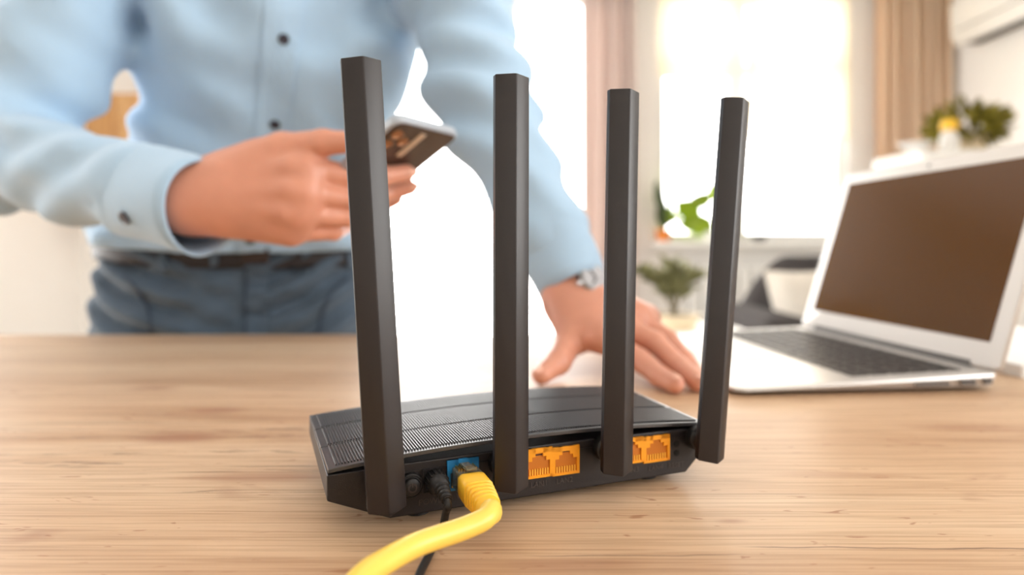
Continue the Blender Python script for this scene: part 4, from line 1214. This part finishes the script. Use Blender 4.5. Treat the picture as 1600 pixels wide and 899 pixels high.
def cushion(c, w, h, d, ax, material, label):
    V = []; Fc = []; n = 12
    for s_ in (1, -1):
        for i in range(n + 1):
            for j in range(n + 1):
                u_, v_ = 2 * i / n - 1, 2 * j / n - 1; th_ = ((1 - u_ ** 4) * (1 - v_ ** 4)) ** .5
                pinch = 1 - .07 * (1 - abs(u_)) * abs(v_) ** 2 - .0
                V.append(Vector(c) + ax[0] * (u_ * w / 2 * (1 - .06 * (1 - v_ * v_))) + ax[1] * (v_ * h / 2 * (1 - .06 * (1 - u_ * u_))) + ax[2] * (s_ * d / 2 * th_))
    for k in (0, 1):
        for i in range(n):
            for j in range(n):
                a = k * (n + 1) ** 2 + i * (n + 1) + j; f_ = (a, a + 1, a + n + 2, a + n + 1); Fc.append(f_ if k else f_[::-1])
    o = mesh_obj('cushion', V, Fc, material, None, smooth=True)
    return tag(o, label, 'cushion', 'cushions on the armchair')
axc = lambda rz, tl: (Vector((math.cos(rz), math.sin(rz), 0)), Vector((math.sin(rz) * math.sin(tl), -math.cos(rz) * math.sin(tl), math.cos(tl))) * 1.0, Vector((-math.sin(rz) * math.cos(tl), math.cos(rz) * math.cos(tl), math.sin(tl))))
cushion((1.42, 3.04, .68), .42, .42, .14, axc(.25, -.35), M_PILLOW, 'pale patterned cushion leaning on the dark armchair back')
cushion((1.27, 2.82, .565), .34, .24, .12, axc(-.2, -.5), M_BLUEC, 'slate blue cushion by the left armrest of the armchair')

# side table with olive plant
st_ = thing('side_table', (.58, 2.25, 0), 'small round white side table carrying the olive green plant', 'side table')
MB().lathe([(.24, .672), (.25, .680), (.25, .692), (.24, .70), (.001, .70)], (.58, 2.30, 0), Zz, 36).build('tabletop', M_WHITE, st_, bevel=.002)
for a in (.5, 2.6, 4.7): MB().cyl((.58 + .20 * math.cos(a), 2.30 + .20 * math.sin(a), 0), (.58 + .10 * math.cos(a), 2.30 + .10 * math.sin(a), .675), .012, .014, 14).build('leg', M_OAK, st_)
c = Vector((.575, 2.26, .70)); op = thing('potted_plant', c, 'feathery olive green plant in a cream bowl pot on the side table', 'plant')
t0 = pot(op, c, .085, .055, M_CREAM)
lo_ = leafmesh('leaf_olive', .055, .011, M_LEAFD)
for px, py, y in ((1000, 424, 2.2), (1022, 440, 2.25), (1048, 412, 2.3), (1060, 420, 2.2), (1088, 432, 2.25), (1076, 450, 2.3), (1040, 430, 2.2)):
    e_ = P(px, py, y); midp = t0.lerp(e_, .5) + Vector((0, 0, .03))
    path = [t0, midp, e_]; MB().tube(path, .0028, 6, 5).build('stem', M_STEM, op, smooth=True)
    cp = catmull(path, 8)
    for i in range(5, len(cp)):
        tg = (cp[i] - cp[i - 1]).normalized()
        for s_ in (-1, 1): put_leaf(lo_, op, cp[i], tg + Vector((s_ * .8, rng.normal() * .5, .2)), rng.normal() * .5)
# window-sill plants
sz = W1[2]
c = Vector((1.105, YB - .08, sz - .005)); c = Vector((P(1037, 390, YB - .09).x, YB - .09, sz)); fp = thing('potted_plant', c, 'tall dark plant in an orange pot on the window sill', 'plant')
t0 = pot(fp, c, .055, .085, M_TERRA)
ld_ = leafmesh('leaf_dark', .16, .030, M_LEAFB); lg_ = leafmesh('leaf_green', .15, .045, M_LEAFG)
for i in range(12):
    a = rng.random() * 6.28; put_leaf(ld_, fp, t0 + Vector((0, 0, .02 * i)), (-.30 + .3 * math.cos(a), -.2 + .3 * math.sin(a), 1.0), a)
for i in range(4): put_leaf(lg_, fp, t0 + Vector((.01, 0, .02 + .02 * i)), (.5, -.4 + .3 * i, .6), i)
c = Vector((P(1112, 380, YB - .09).x, YB - .09, sz)); lb_ = leafmesh('leaf_broad', .21, .085, M_LEAFG)
gp = thing('potted_plant', c, 'bright green broad leaved plant on the window sill behind the rightmost antenna', 'plant')
t0 = pot(gp, c, .05, .07, M_WHITE)
for (px, py, rx, rz) in ((1106, 322, -.9, .45), (1108, 312, .5, .6), (1112, 350, -.9, .05), (1114, 356, -.8, .2), (1120, 335, .6, .5), (1128, 345, .8, .2), (1104, 356, -.6, .2), (1122, 322, .4, .8), (1092, 340, -.4, .3)):
    e_ = P(px, py, YB - .09 + rng.normal() * .02); MB().tube([t0, t0.lerp(e_, .6) + Vector((0, 0, .03)), e_], .003, 6, 4).build('stem', M_STEM, gp, smooth=True)
    put_leaf(lb_, gp, e_, (rx, rng.normal() * .3, rz), rng.normal() * .4 + 1.2)
c = Vector((P(1186, 380, YB - .10).x, YB - .10, sz)); sb_ = MB().lathe([(.03, 0), (.045, .008), (.055, .03), (.05, .05), (.04, .052), (.038, .02), (.001, .015)], c, Zz, 24).build('saucer_dish', M_DARKG, None, smooth=True)
tag(sb_, 'small dark dish on the window sill', 'dish')

# wooden wall cabinet glimpsed between arm and trunk
wcb = thing('wall_cabinet', (-2.1, 4.3, CZ + .3), 'light oak wall cabinet glimpsed between the bent arm and the shirt', 'cabinet')
x0, x1 = P(135, 0, 4.3).x, P(275, 0, 4.3).x; z0, z1 = P(0, 345, 4.3).z, P(0, 146, 4.3).z
MB().b2((x0, 4.3, z0), (x1, YB, z1)).build('carcass', M_OAK, wcb, bevel=.004)
for k in (0, 1):
    a = x0 + (x1 - x0) * k / 2 + .004; b = x0 + (x1 - x0) * (k + 1) / 2 - .004
    dr = MB().b2((a, 4.28, z0 + .004), (b, 4.298, z1 - .004)).build('cabinet_door', M_OAK, wcb, bevel=.003)
    MB().cyl((b - .03 if k == 0 else a + .03, 4.28, z0 + .1), (b - .03 if k == 0 else a + .03, 4.26, z0 + .1), .010).build('knob', M_STEEL, dr)
